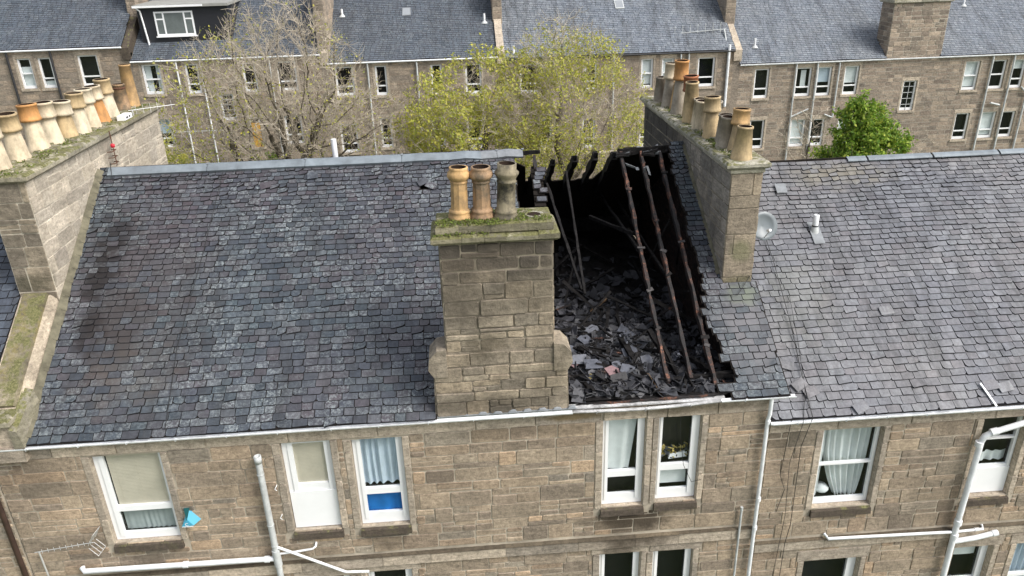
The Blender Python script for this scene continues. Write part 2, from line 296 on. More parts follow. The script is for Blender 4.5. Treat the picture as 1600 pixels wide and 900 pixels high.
# ---------------------------------------------------------------- stonework
def courses(x0,x1,z0,z1,rng,ch=(.2,.34),wd=(.3,.75),split=.3):
    out=[]; z=z1
    while z>z0+.02:
        h=rng.uniform(*ch)
        if z-h<z0+ch[0]*.5: h=z-z0
        x=x0-rng.uniform(0,wd[0])
        while x<x1:
            w_=rng.uniform(*wd)
            if x+w_>x1-.12: w_=x1-x
            a=max(x,x0); b=min(x+w_,x1)
            if b-a>.05:
                if rng.random()<split and h>.22:
                    k=2 if rng.random()<.75 or h<.3 else 3; zz=z
                    cut=sorted([0]+[rng.uniform(.35,.65) if k==2 else (i+1)/3 for i in range(k-1)]+[1])
                    for i in range(k):
                        za=z-h*cut[i]; zb=z-h*cut[i+1]
                        if rng.random()<.4 and b-a>.45:
                            m_=a+(b-a)*rng.uniform(.35,.65); out.append((a,m_,zb,za)); out.append((m_,b,zb,za))
                        else: out.append((a,b,zb,za))
                else: out.append((a,b,z-h,z))
            x+=w_
        z-=h
    return out
def cutholes(rects,holes):
    for (hx0,hx1,hz0,hz1) in holes:
        nr=[]
        for (a,b,c,d) in rects:
            if b<=hx0 or a>=hx1 or d<=hz0 or c>=hz1: nr.append((a,b,c,d)); continue
            if a<hx0-.05: nr.append((a,hx0,c,d))
            if b>hx1+.05: nr.append((hx1,b,c,d))
            aa,bb=max(a,hx0),min(b,hx1)
            if d>hz1+.05: nr.append((aa,bb,hz1,d))
            if c<hz0-.05: nr.append((aa,bb,c,hz0))
        rects=nr
    return rects
def blocks(mb,rects,O,U,V,Nn,mat,rng,gap=.012,proud=(.008,.022),ir=.008,keep=None):
    for (a,b,c,d) in rects:
        if b-a<.035 or d-c<.035: continue
        if keep and not keep((a+b)/2,(c+d)/2): continue
        g=gap*rng.uniform(.25,1.5); a_,b_,c_,d_=a+g,b-g,c+g,d-g
        if b_-a_<.02 or d_-c_<.02: continue
        h=rng.uniform(*proud); j=lambda: rng.uniform(-ir,ir)
        # 8-point outline with slightly rounded corners
        cr=min(.03,(b_-a_)*.2,(d_-c_)*.25)*rng.uniform(.4,1)
        o8=[(a_+cr,c_),(b_-cr,c_+j()),(b_,c_+cr),(b_+j()*.5,d_-cr),(b_-cr,d_+j()),(a_+cr,d_),(a_,d_-cr),(a_+j()*.5,c_+cr)]
        cx,cz=(a_+b_)/2,(c_+d_)/2; bv=.010
        P=lambda u,v,n_: O+U*u+V*v+Nn*n_
        base=[P(u,v,-.004) for u,v in o8]
        top=[P(u-math.copysign(min(bv,abs(u-cx)*.5),u-cx),v-math.copysign(min(bv,abs(v-cz)*.5),v-cz),h+rng.uniform(-.003,.003)) for u,v in o8]
        k=len(o8); mb.add(base+top,[tuple(range(k,2*k))]+[(i,(i+1)%k,k+(i+1)%k,k+i) for i in range(k)],mat)
X_=Vector((1,0,0));Y_=Vector((0,1,0));Z_=Vector((0,0,1))
def wall_sheet(mb,x0,x1,z0,z1,holes,y,depth,mat,revmat,sgn=1):
    # sheet in plane y with openings and reveals going back by depth
    xs=sorted({x0,x1,*[h[0] for h in holes],*[h[1] for h in holes]}); zs=sorted({z0,z1,*[h[2] for h in holes],*[h[3] for h in holes]})
    xs=[x for x in xs if x0<=x<=x1]; zs=[z for z in zs if z0<=z<=z1]
    for i in range(len(xs)-1):
        for j in range(len(zs)-1):
            cx,cz=(xs[i]+xs[i+1])/2,(zs[j]+zs[j+1])/2
            if any(h[0]<cx<h[1] and h[2]<cz<h[3] for h in holes): continue
            mb.poly([(xs[i],y,zs[j]),(xs[i+1],y,zs[j]),(xs[i+1],y,zs[j+1]),(xs[i],y,zs[j+1])],mat)
    for (a,b,c,d) in holes:
        y2=y+depth*sgn
        mb.poly([(a,y,c),(a,y,d),(a,y2,d),(a,y2,c)],revmat); mb.poly([(b,y,c),(b,y2,c),(b,y2,d),(b,y,d)],revmat)
        mb.poly([(a,y,d),(b,y,d),(b,y2,d),(a,y2,d)],revmat); mb.poly([(a,y,c),(a,y2,c),(b,y2,c),(b,y,c)],revmat)
# ---------------------------------------------------------------- slating
TH=R(33.3); CT,ST=math.cos(TH),math.sin(TH)
def und(u,s_): return .030*mnoise.noise(Vector((u*.42,s_*.55,7)))+.030
def slate_roof(O,U,V,Nn,width,length,mat,rng,keep=None,clip=None,w0=.27,w1=.2,e0=.172,e1=.125,rough=1.,dmg=0,edge=EDGE,board=None,simple=False,lean=0):
    mb=MB(); sb=MB(); s=0; 
    while s<length:
        t=s/length; e=e0+(e1-e0)*t; wd=w0+(w1-w0)*t; u=-rng.uniform(0,wd)
        ph=rng.uniform(0,10)
        while u<width:
            ww=wd*rng.uniform(.78,1.25); a,b=max(u,0),min(u+ww,width); u+=ww
            if clip: a,b=clip(a,b,s+e/2,rng)
            if b-a<.05: continue
            cu,cs=(a+b)/2,s+e/2
            if keep and not keep(cu,cs): continue
            wob=.012*rough*math.sin(cu*1.3+ph*.15)+.010*rough*mnoise.noise(Vector((cu*.7,s*.9,3)))
            g=.0075*rng.uniform(.4,1.5)
            ja=rng.uniform(-.009,.009)*rough; jb=rng.uniform(-.009,.009)*rough
            lf=.016+rng.uniform(0,.013)*rough; tp=e*1.06
            if dmg and rng.random()<dmg*(5 if s>length*.86 else 1): ja-=rng.uniform(.0,.05); jb+=rng.uniform(0,.02); lf+=.012
            P=lambda uu,ss,nn: O+U*(uu+lean*ss)+V*(ss+wob)+Nn*(nn+und(uu,ss))
            a_,b_=a+g,b-g
            if simple:
                v=[P(a_,s+ja*.5,lf),P(b_,s+jb*.5,lf),P(b_,s+tp,.006),P(a_,s+tp,.006)]
                mb.poly(v,mat); mb.poly([P(a_,s-.006+ja*.5,0),P(b_,s-.006+jb*.5,0),v[1],v[0]],edge)
            else:
                c1=rng.choice([.006,.012,.02,.04])*rng.uniform(.5,1.2); c2=rng.choice([.006,.012,.02,.04])*rng.uniform(.5,1.2)
                tl=rng.uniform(-.004,.004)
                v=[P(a_,s+ja+c1,lf),P(a_+c1,s+ja,lf),P((a_+b_)/2,s+(ja+jb)/2+rng.uniform(-.004,.004),lf+tl*.5),P(b_-c2,s+jb,lf+tl),P(b_,s+jb+c2,lf+tl),P(b_,s+tp,.005),P(a_,s+tp,.005)]
                mb.poly(v,mat)
                lo=[P(a_-.004,s+ja+c1,0),P(a_+c1-.006,s+ja-.016,0),P((a_+b_)/2,s+(ja+jb)/2-.016,0),P(b_-c2+.006,s+jb-.016,0),P(b_+.002,s+jb+c2,0)]
                for i in range(4): mb.poly([lo[i],lo[i+1],v[i+1],v[i]],edge)
                mb.poly([P(a_,s+tp,0),lo[0],v[0],v[6]],edge); mb.poly([lo[4],P(b_,s+tp,0),v[5],v[4]],edge)
            q=[O+U*(a-.02+lean*s)+V*(s-.01),O+U*(b+.02+lean*s)+V*(s-.01),O+U*(b+.02+lean*s)+V*(s+e+.03),O+U*(a-.02+lean*s)+V*(s+e+.03)]
            dz=-rng.uniform(.001,.003); q=[x+Nn*(dz+und(*k_)) for x,k_ in zip(q,((a-.02,s-.01),(b+.02,s-.01),(b+.02,s+e+.03),(a-.02,s+e+.03)))]
            if board: 
                q2=[x-Nn*.03 for x in q]; sb.hexa(q2+q,board)
            else: mb.poly(q,edge)
        s+=e
    return mb,sb
# ================================================================ GROUND
g=MB(); ys=[-200,-4,12,28.5,60,300]; zs=[0,0,0.3,3.8,4,4]
for i in range(5): g.poly([(-300,ys[i],zs[i]),(300,ys[i],zs[i]),(300,ys[i+1],zs[i+1]),(-300,ys[i+1],zs[i+1])],GRASS)
tag(g.build('garden_ground'),kind='structure')
# ================================================================ DAMAGED TENEMENT
rng=random.Random(7)
EZ,EY=9.62,-.12           # eaves line of the near house
RY=5.72; RZ=EZ+(RY-EY)*math.tan(TH)
B1=empty('tenement_building',(-1.3,5.5,0),'brown sandstone tenement with slate roof partly burnt away beside its middle chimney','building')
holes=[(-7.66,-6.30,7.0,9.19),(-3.95,-2.96,6.98,9.21),(-2.54,-1.52,6.95,9.18),(2.61,3.51,7.0,9.24),(3.78,4.68,7.05,9.23),
       (-7.6,-6.3,3.4,5.6),(-3.95,-2.96,3.5,5.65),(-2.57,-1.6,3.5,5.69),(2.60,3.53,3.5,5.68),(3.82,4.73,3.5,5.65)]
XL,XR=-9.5,6.12
def facade(parent,x0,x1,ztop,zband,holes,rng,bandh=.37,headz=9.25,eaveh=.33):
    mb=MB(); wall_sheet(mb,x0,x1,0,ztop,holes,0,.17,MORT,DRESS)
    # dressed margins round openings
    zones=list(holes)
    dr=[]
    for (a,b,c,d) in holes:
        l,r_=.16,.14
        for (x0_,x1_) in ((a-l,a),(b,b+r_)):
            z=c-.02
            while z<d-.02:
                h=rng.uniform(.45,1.1); z2=min(z+h,d)
                if d-z2<.2: z2=d
                dr.append((x0_,x1_,z,z2)); z=z2
            zones.append((x0_,x1_,c-.2,d))
        if d<ztop-.6: dr.append((a-.2,b+.2,d,d+.3)); zones.append((a-.2,b+.2,d,d+.3))
    # remove double covered strips between close windows
    dd=[]
    for q in dr:
        if any(abs(q[0]-o[0])<.16 and q!=o and q[2]==o[2] and q[0]>o[0] for o in dr): pass
        dd.append(q)
    dd=cutholes(dd,holes)
    res=[]
    for q in dd:
        clip=cutholes([q],[ (o[0],o[1],o[2],o[3]) for o in res if not(o[1]<=q[0]+1e-6 or o[0]>=q[1]-1e-6 or o[3]<=q[2]+1e-6 or o[2]>=q[3]-1e-6)])
        res+=clip
    O=Vector((0,0,0))
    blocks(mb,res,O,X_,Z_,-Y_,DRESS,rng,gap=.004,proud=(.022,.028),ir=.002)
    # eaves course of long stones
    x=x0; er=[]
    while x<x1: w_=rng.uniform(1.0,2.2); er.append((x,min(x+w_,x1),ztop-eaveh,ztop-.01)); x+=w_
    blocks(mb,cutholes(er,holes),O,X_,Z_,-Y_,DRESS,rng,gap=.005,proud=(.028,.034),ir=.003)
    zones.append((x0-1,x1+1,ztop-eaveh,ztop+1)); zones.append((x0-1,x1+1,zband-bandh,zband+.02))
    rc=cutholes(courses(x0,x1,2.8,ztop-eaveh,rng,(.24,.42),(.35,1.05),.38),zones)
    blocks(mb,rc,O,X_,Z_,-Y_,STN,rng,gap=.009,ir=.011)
    # band course
    x=x0
    while x<x1-.01:
        w_=rng.uniform(.9,1.9); e=min(x+w_,x1)
        if x1-e<.3: e=x1
        pz=rng.uniform(-.012,.012)
        mb.hexa([(x+.004,-.06,zband-bandh+.02),(e-.004,-.06,zband-bandh+.02),(e-.004,.0,zband-bandh+.02),(x+.004,.0,zband-bandh+.02),(x+.004,-.055,zband-.09+pz),(e-.004,-.055,zband-.09+pz),(e-.004,0,zband-.09+pz),(x+.004,0,zband-.09+pz)],DRESS)
        mb.hexa([(x,-.075,zband-.088+pz),(e,-.075,zband-.088+pz),(e,.0,zband-.088+pz),(x,.0,zband-.088+pz),(x,-.065,zband-.07+pz),(e,-.065,zband-.07+pz),(e,0,zband-.04),(x,0,zband-.04)],LEDGE)
        x=e
    return mb
w1=facade(B1,XL,XR,9.56,6.22,holes,rng)
w1.box(XL,XR,.6,11.4,0,9.0,MORT)
w1.poly([(XL,.0,0),(XL,.6,0),(XL,.6,9.56),(XL,0,9.56)],MORT); w1.poly([(XR,.0,0),(XR,.6,0),(XR,.6,9.56),(XR,0,9.56)],MORT)
w1.poly([(XL,0,9.555),(XR,0,9.555),(XR,.35,9.555),(XL,.35,9.555)],SARK)
w1.build('wall',B1)
# windows ------------------------------------------------------------
def win(parent,x0,x1,z0,z1,yf=.1,bl=.1,br=.1,bt=.08,bb=.14,trans=(),mull=(),tt=.09,sill=True,room=ROOM,frame=WHITE,panel=None,sillm=SILL,far=False,roomd=1.1,thin=()):
    f=MB(); d=.07; e=.004
    a,b,c,dd=x0+e,x1-e,z0+e,z1-e
    f.box(a,a+bl,yf,yf+d,c,dd,frame); f.box(b-br,b,yf,yf+d,c,dd,frame)
    f.box(a+bl,b-br,yf,yf+d,dd-bt,dd,frame); f.box(a+bl,b-br,yf,yf+d,c,c+bb,frame)
    if not far:
        f.box(a+bl*.55,a+bl+.012,yf-.02,yf-.001,c+bb*.5,dd-bt*.4,frame); f.box(b-br-.012,b-br*.55,yf-.02,yf-.001,c+bb*.5,dd-bt*.4,frame)
    for t in trans: f.box(a+bl,b-br,yf-.012,yf+d-.004,t-tt/2,t+tt/2,frame)
    for t in thin: f.box(a+bl,b-br,yf-.002,yf+.03,t-.014,t+.014,frame)
    for t in mull: f.box(t-.03,t+.03,yf-.006,yf+d-.008,c+bb,dd-bt,frame)
    o=f.build('window',parent)
    if panel:
        q=MB(); q.box(a+.01,b-.01,yf-.03,yf-.015,panel[0],panel[1],WPANEL); q.build('panel',o)
    zc=sorted([c+bb]+[t for t in trans]+[dd-bt])
    xc=sorted([a+bl]+list(mull)+[b-br])
    for i in range(len(zc)-1):
        for j in range(len(xc)-1):
            q=MB(); y=yf+.045
            q.poly([(xc[j]-.004,y,zc[i]-.004),(xc[j+1]+.004,y,zc[i]-.004),(xc[j+1]+.004,y,zc[i+1]+.004),(xc[j]-.004,y,zc[i+1]+.004)],GLASS)
            q.build('pane',o)
    if sill:
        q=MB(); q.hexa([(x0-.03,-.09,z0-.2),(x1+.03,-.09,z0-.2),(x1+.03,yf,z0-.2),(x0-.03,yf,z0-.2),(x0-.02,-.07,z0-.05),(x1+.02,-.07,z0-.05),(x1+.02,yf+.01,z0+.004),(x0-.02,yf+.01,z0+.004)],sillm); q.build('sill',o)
    q=MB(); y=yf+d+.001; y2=yf+roomd; X0,X1,Z0,Z1=x0-.002,x1+.002,z0-.002,z1+.002
    q.poly([(X0,y2,Z0),(X1,y2,Z0),(X1,y2,Z1),(X0,y2,Z1)],room)
    q.poly([(X0,y,Z0),(X0,y2,Z0),(X0,y2,Z1),(X0,y,Z1)],room); q.poly([(X1,y,Z0),(X1,y,Z1),(X1,y2,Z1),(X1,y2,Z0)],room)
    q.poly([(X0,y,Z0),(X1,y,Z0),(X1,y2,Z0),(X0,y2,Z0)],room); q.poly([(X0,y,Z1),(X0,y2,Z1),(X1,y2,Z1),(X1,y,Z1)],room)
    q.build('room_interior',o)
    return o
h=holes
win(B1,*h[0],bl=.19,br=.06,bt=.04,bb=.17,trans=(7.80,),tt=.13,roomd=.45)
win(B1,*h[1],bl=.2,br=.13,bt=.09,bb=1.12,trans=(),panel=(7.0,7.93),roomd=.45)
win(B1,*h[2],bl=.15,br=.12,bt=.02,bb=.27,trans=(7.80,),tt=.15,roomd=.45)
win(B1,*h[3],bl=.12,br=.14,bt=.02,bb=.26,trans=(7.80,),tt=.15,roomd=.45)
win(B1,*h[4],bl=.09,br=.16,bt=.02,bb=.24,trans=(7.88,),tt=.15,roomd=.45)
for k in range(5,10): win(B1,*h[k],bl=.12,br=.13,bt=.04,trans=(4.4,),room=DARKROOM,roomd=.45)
# centre chimney stack (parts of the building) ------------------------
def beam_stack(): pass
ck=MB(); cx0,cx1,cy0,cy1=-.49,1.59,-.03,.72
rr=random.Random(3)
ck.box(cx0,cx1,cy0,cy1,9.6,13.26,STACKM2)
ck.add([(-.79,cy0-.02,9.62),(1.89,cy0-.02,9.62),(1.89,cy1,9.62),(-.79,cy1,9.62),(-.76,cy0-.02,10.72),(1.86,cy0-.02,10.72),(1.86,cy1,10.72),(-.76,cy1,10.72),(cx0-.02,cy0-.01,11.08),(cx1+.02,cy0-.01,11.08),(cx1+.02,cy1,11.08),(cx0-.02,cy1,11.08)],
  [(0,1,5,4),(1,2,6,5),(3,0,4,7),(4,5,9,8),(5,6,10,9),(7,4,8,11)],STACKC)
rs=courses(cx0,cx1,11.05,13.26,rr,(.24,.38),(.35,.95),.22)
blocks(ck,rs,Vector((0,cy0,0)),X_,Z_,-Y_,STACKC,rr,gap=.012,proud=(.008,.034),ir=.018)
rs=courses(-.76,1.86,9.62,10.72,rr,(.2,.32),(.4,.95),.35)
blocks(ck,rs,Vector((0,cy0-.02,0)),X_,Z_,-Y_,STACKC,rr,gap=.010,proud=(.008,.034),ir=.014)
rs=[( -.60,1.70,10.74,11.04)]; rs=[(-.62,-.05,10.74,11.03),(-.05,.72,10.74,11.03),(.72,1.2,10.74,11.03),(1.2,1.70,10.74,11.03)]
blocks(ck,rs,Vector((0,cy0-.02,0)),X_,Z_,-Y_,STACKC,rr,gap=.010,proud=(.008,.034),ir=.014)
for sx,NX,ux in ((cx0,-X_,1),(cx1,X_,1)):
    blocks(ck,courses(cy0,cy1,10.8,13.26,rr,(.26,.36),(.3,.75),.1),Vector((sx,0,0)),Y_,Z_,NX,STACKC,rr)
ckr=MB()
for sg,xa in ((-1,-.76),(1,1.86)):   # rounded shoulder stones
    pts=[(xa,10.55),(xa+sg*.10,10.72),(xa+sg*.07,10.95),(xa-sg*.08,11.12),(xa-sg*.27,11.15),(xa-sg*.27,10.55)]
    if sg<0: pts=pts[::-1]
    ck.add([(x,-.10,z) for x,z in pts]+[(x,.5,z) for x,z in pts],[tuple(range(6)),tuple(range(11,5,-1))]+[(i,i+6,(i+1)%6+6,(i+1)%6) for i in range(6)],STACKC)
CK=ck.build('chimney_stack',B1)
cc=MB()
def bevbox(mb,x0,x1,y0,y1,z0,z1,mat,b=.02,nx=6,rng=random,ir=.008):
    # box with chamfered, slightly uneven top and bottom rim, cut into stones along the longer side
    L=(x1-x0)>=(y1-y0); n=nx
    cuts=[0]+sorted((i+rng.uniform(-.25,.25))/n for i in range(1,n))+[1]
    for i in range(n):
        if L: a0,a1=x0+(x1-x0)*cuts[i]+.002,x0+(x1-x0)*cuts[i+1]-.002; X0,X1,Y0,Y1=a0,a1,y0,y1
        else: a0,a1=y0+(y1-y0)*cuts[i]+.002,y0+(y1-y0)*cuts[i+1]-.002; X0,X1,Y0,Y1=x0,x1,a0,a1
        j=lambda: rng.uniform(-ir,ir); zt=z1+j()
        bx=b if not L or True else 0
        e0=b if (L or i==0) else .002; 
        l=b if (not L) or i==0 else .002; r_=b if (not L) or i==n-1 else .002; f=b if L or i==0 else .002; k=b if L or i==n-1 else .002
        lev=[(z0,l,r_,f,k,.6),(z0+b,0,0,0,0,0),(zt-b,0,0,0,0,0),(zt,l,r_,f,k,1)]
        vs_=[]
        for (z,l_,rr_,f_,k_,s_) in lev:
            m_=1 if s_ else 0
            vs_+=[(X0+l_*m_,Y0+f_*m_,z),(X1-rr_*m_,Y0+f_*m_,z),(X1-rr_*m_,Y1-k_*m_,z),(X0+l_*m_,Y1-k_*m_,z)]
        fs=[(3,2,1,0),(12,13,14,15)]
        for q in range(3):
            for w_ in range(4): fs.append((4*q+w_,4*q+(w_+1)%4,4*q+4+(w_+1)%4,4*q+4+w_))
        mb.add(vs_,fs,mat)
bevbox(cc,-.63,1.71,-.15,.86,13.29,13.46,COPEC,.045,5,rr,.012)
bevbox(cc,-.53,1.60,-.07,.76,13.46,13.64,COPEC,.025,4,rr,.012)
cc.lathe((1.28,.33,13.645),[(.17,-.02),(.185,.012),(.15,.02),(.12,.004)],COPE,16); cc.lathe((1.28,.33,13.652),[(.13,0.0),(.001,-.0)],INSIDE,14)
cc.build('coping',CK)
# chimney pots ---------------------------------------------------------
def chimney_pot(parent,x,y,z,h,kind,mat,rng,mat2=None,r=.17):
    mb=MB(); t=Matrix.Rotation(rng.uniform(-.05,.05),3,'X')@Matrix.Rotation(rng.uniform(-.05,.05),3,'Y'); hh0=h; h*=rng.uniform(.95,1.05)
    if kind=='fancy':
        n=10; prof=[(r*1.28,-.03),(r*1.28,.07),(r*1.12,.11),(r*1.2,.13),(r*1.2,.16),(r*1.02,.19),(r*.98,.21),(r*.95,h*.62),(r*.92,h*.70),(r*1.02,h*.71),(r*1.02,h*.73),(r*.94,h*.75),(r*1.25,h*.81),(r*1.28,h*.84),(r*1.22,h*.90),(r*1.0,h*.94),(r*1.02,h*.95),(r*1.04,h),(r*.86,h),(r*.8,h-.2)]
        mb.lathe((x,y,z),prof[:6],mat,20,True,tilt=t); mb.lathe((x,y,z),prof[5:12],mat,n,False,tilt=t); mb.lathe((x,y,z),prof[11:19],mat,20,True,tilt=t); mb.lathe((x,y,z),prof[18:]+[(.001,h-.2)],INSIDE,20,tilt=t)
    elif kind=='round':
        prof=[(r*1.28,-.03),(r*1.28,.07),(r*1.12,.11),(r*1.2,.13),(r*1.2,.16),(r*1.0,.20),(r*.97,h*.66),(r*1.05,h*.67),(r*1.05,h*.69),(r*.98,h*.71),(r*1.02,h*.75),(r*1.26,h*.81),(r*1.28,h*.85),(r*1.0,h*.89),(r*1.02,h),(r*.86,h),(r*.82,h-.2)]
        mb.lathe((x,y,z),prof[:16],mat,24,True,tilt=t); mb.lathe((x,y,z),prof[15:]+[(.001,h-.2)],INSIDE,20,tilt=t)
    elif kind=='plain':
        r0,r1=r*1.15,r*.82
        prof=[(r0*1.05,-.03),(r0*1.05,.05),(r0,.07),(r1,h-.05),(r1*1.1,h-.045),(r1*1.1,h),(r1*.9,h)]
        mb.lathe((x,y,z),prof,mat,18,True,tilt=t); mb.lathe((x,y,z),[(r1*.9,h),(r1*.85,h-.2),(.001,h-.2)],INSIDE,18,tilt=t)
    else:  # tapered pot with a separate can on top
        r0,r1=r*1.12,r*.74; hc=h*.66; m2=mat2 or mat
        mb.lathe((x,y,z),[(r0*1.05,-.03),(r0*1.05,.05),(r0,.07),(r1,hc+.03)],mat,18,True,tilt=t)
        c2=r*.98; mb.lathe((x,y,z),[(r1,hc-.01),(c2*1.12,hc-.02),(c2*1.12,hc+.03),(c2*1.05,hc+.05),(c2*.98,h-.05),(c2*1.04,h-.045),(c2*1.04,h),(c2*.86,h)],m2,18,True,tilt=t)
        mb.lathe((x,y,z),[(c2*.86,h),(c2*.8,h-.18),(.001,h-.18)],INSIDE,18,tilt=t)
    return mb.build('chimney_pot',parent)
chimney_pot(CK,-.08,.33,13.64,.93,'fancy',P_GOLD,rr,r=.165)
chimney_pot(CK,.33,.33,13.64,.97,'fancy',P_BR,rr,r=.172)
chimney_pot(CK,.76,.27,13.62,.98,'round',P_SOOT,rr,r=.172)
def moss(parent,name,spots,rng,n=260,mat=MOSS,sz=.02):
    mb=MB()
    for (x,y,z,rx,ry,k) in spots:
        for i in range(int(n*k)):
            a=rng.uniform(0,2*PI); q=math.sqrt(rng.random()); px,py=x+rx*q*math.cos(a),y+ry*q*math.sin(a); hh=(1-q*q)*.05+.01
            s_=sz*rng.uniform(.6,1.5); c=Vector((px,py,z+hh*rng.uniform(.2,1))); u=Vector((rng.uniform(-1,1),rng.uniform(-1,1),rng.uniform(-.6,.6))).normalized(); v=u.orthogonal().normalized()
            mb.poly([c-u*s_,c+v*s_*.7,c+u*s_,c-v*s_*.7],mat)
    o=mb.build(name,parent); o['kind']='stuff'; return o
moss(CK,'moss',[(-.3,.1,13.64,.25,.2,1),(.12,.05,13.64,.35,.14,1.2),(.5,.03,13.64,.35,.14,1.2),(.95,.2,13.64,.25,.25,1),(.55,.5,13.64,.8,.2,1),(0,-.1,13.47,.6,.04,.4),(1.4,.1,13.64,.2,.15,.4)],rr)
# left gable stack -----------------------------------------------------
lx0,lx1,ly0,ly1=-9.52,-8.75,2.52,10.1; LT=14.13
def gstack(x0,x1,y0,y1,zt,sidem,frontm,rng,rx,lo,keepside,otherm=None,mo=None):
    mb=MB(); mb.box(x0,x1,y0,y1,lo,zt,mo)
    blocks(mb,courses(x0,x1,lo+1.2,zt,rng,(.28,.62),(.4,.9),.05),Vector((0,y0,0)),X_,Z_,-Y_,frontm,rng,gap=.006)
    for sx,NX,mt in ((x0,-X_,otherm or sidem),(x1,X_,sidem)):
        blocks(mb,courses(y0,y1,lo,zt,rng,(.24,.4),(.35,.9),.12),Vector((sx,0,0)),Y_,Z_,NX,mt,rng,gap=.012,ir=.014,proud=(.006,.02),keep=keepside)
    return mb
kp=lambda y,z: z>EZ+(min(y,2*RY-y)+.12)*math.tan(TH)-.35
rl=random.Random(11)
LS=gstack(lx0,lx1,ly0,ly1,LT,STACKL,STACKLF,rl,0,9.5,kp,mo=STACKM).build('gable_stack',B1)
cp=MB(); bevbox(cp,lx0-.10,lx1+.12,ly0-.12,ly1+.1,LT,LT+.17,COPEL,.045,9,rl,.012)
cp.build('coping',LS)
sk=MB()   # skew coping down to the eaves, its side wall and fillet
nrm=Vector((0,-ST,CT)); vv=Vector((0,CT,ST))
O=Vector((0,EY,EZ))
def rp(x,y,n_): 
    s_=(y-EY)/CT; q=Vector((x,EY,EZ))+vv*s_+nrm*n_; return q
yy=[.45,.9,1.25,1.7,2.15,2.62]
for i in range(5):
    a,b=yy[i]+.004,yy[i+1]-.004; j=rl.uniform(-.015,.015)
    sk.hexa([rp(-9.42,a,.2),rp(-8.84,a,.2),rp(-8.84,b,.2),rp(-9.42,b,.2),rp(-9.38,a,.40+j),rp(-8.90,a,.40+j),rp(-8.90,b,.42+j),rp(-9.38,b,.42+j)],SKEW)
sk.hexa([rp(-9.45,.2,-.4),rp(-8.60,.2,-.4),rp(-8.60,2.6,-.4),rp(-9.45,2.6,-.4),rp(-9.45,.2,.33),rp(-8.83,.2,.33),rp(-8.83,2.6,.34),rp(-9.45,2.6,.34)],STACKLS)
# putt stones at eaves
sk.box(-9.75,-8.72,-.18,.55,9.3,9.62,DRESS); sk.box(-9.70,-8.86,-.12,.5,9.622,10.1,DRESS)
bevbox(sk,-9.85,-8.80,-.22,.62,10.10,10.26,COPEL,.03,2,rl)
sk.hexa([(-8.86,-.2,9.63),(-8.66,-.2,9.63),(-8.60,.62,10.05),(-8.86,.62,10.0),(-8.86,-.2,10.05),(-8.72,-.2,10.0),(-8.68,.62,10.45),(-8.86,.62,10.5)],COPEL)
sk.build('skew',B1)
fr=MB(); fl=MB()   # cement fillet where slates meet the stack
pts=[.0+.3*i for i in range(20)]
for i in range(len(pts)-1):
    a,b=pts[i],pts[i+1]; wa=.14+.05*mnoise.noise(Vector((a*1.5,0,0))); wb=.12+.05*mnoise.noise(Vector((b*1.5,0,0)))
    fl.poly([rp(-8.74,a,.16),rp(-8.74+wa,a,.055),rp(-8.74+wb,b,.055),rp(-8.74,b,.16)],CEM)
    if a>2.2: fr.poly([rp(5.65,a,.10),rp(5.65,b,.10),rp(5.65-wb*.6,b,.03),rp(5.65-wa*.6,a,.03)],CEM)
fl.build('cement_fillet',B1); fr.build('cement_fillet',B1)
Lp=[(-9.40,2.95,1.0,'can',P_PALE,P_PALE),(-9.40,3.75,1.0,'can',P_PALE,P_BUFF),(-9.38,4.6,1.0,'can',P_PALE,P_ORANGE),(-9.38,5.25,.95,'can',P_CREAM,P_PALE),(-9.27,5.75,.92,'can',P_BUFF,P_CREAM),(-9.2,6.3,.98,'can',P_CREAM,P_BUFF),(-9.2,6.9,.98,'can',P_PALE,P_CREAM),(-9.2,7.5,.94,'can',P_ORANGE,P_PALE),(-9.2,8.1,1.0,'can',P_CREAM,P_BUFF),(-9.3,9.2,.75,'plain',P_BR,None),(-9.25,9.75,1.15,'plain',P_GOLD,None)]
for (x,y,hh,k,m1,m2) in Lp: chimney_pot(LS,x,y,LT+.165,hh,k,m1,rl,m2,r=.205 if k=='can' else .18)
mb=MB(); mb.lathe((-9.3,9.2,LT+.75),[(.17,0),(.18,.01),(.18,.05),(.17,.06)],RUST,14); mb.tube([(-9.45,9.1,LT+.8),(-9.46,9.1,LT+1.1)],.01,RUST,5); mb.build('rusty_band',LS)
moss(LS,'moss',[(-9.1,2.6+.55*i,LT+.165,.3,.32,.7) for i in range(14)],rl,n=200)
def bits(parent,name,x0,x1,y0,y1,z,n,mat,rng,s=(.05,.16)):
    mb=MB()
    for i in range(n):
        x,y=rng.uniform(x0,x1),rng.uniform(y0,y1); a=rng.uniform(0,PI); w_,d_,h_=rng.uniform(*s),rng.uniform(*s),rng.uniform(.02,.07)
        c,s2=math.cos(a),math.sin(a); q=[]
        for zz,k in ((z-.01,1),(z+h_,.7)):
            for (u,v) in ((-1,-1),(1,-1),(1,1),(-1,1)): q.append((x+(u*w_*c-v*d_*s2)*k*rng.uniform(.8,1.1),y+(u*w_*s2+v*d_*c)*k*rng.uniform(.8,1.1),zz))
        mb.hexa(q,mat)
    o=mb.build(name,parent); o['kind']='stuff'; return o
bits(LS,'mortar_flaunching',-9.45,-8.9,2.7,9.9,LT+.165,90,COPEL,rl)
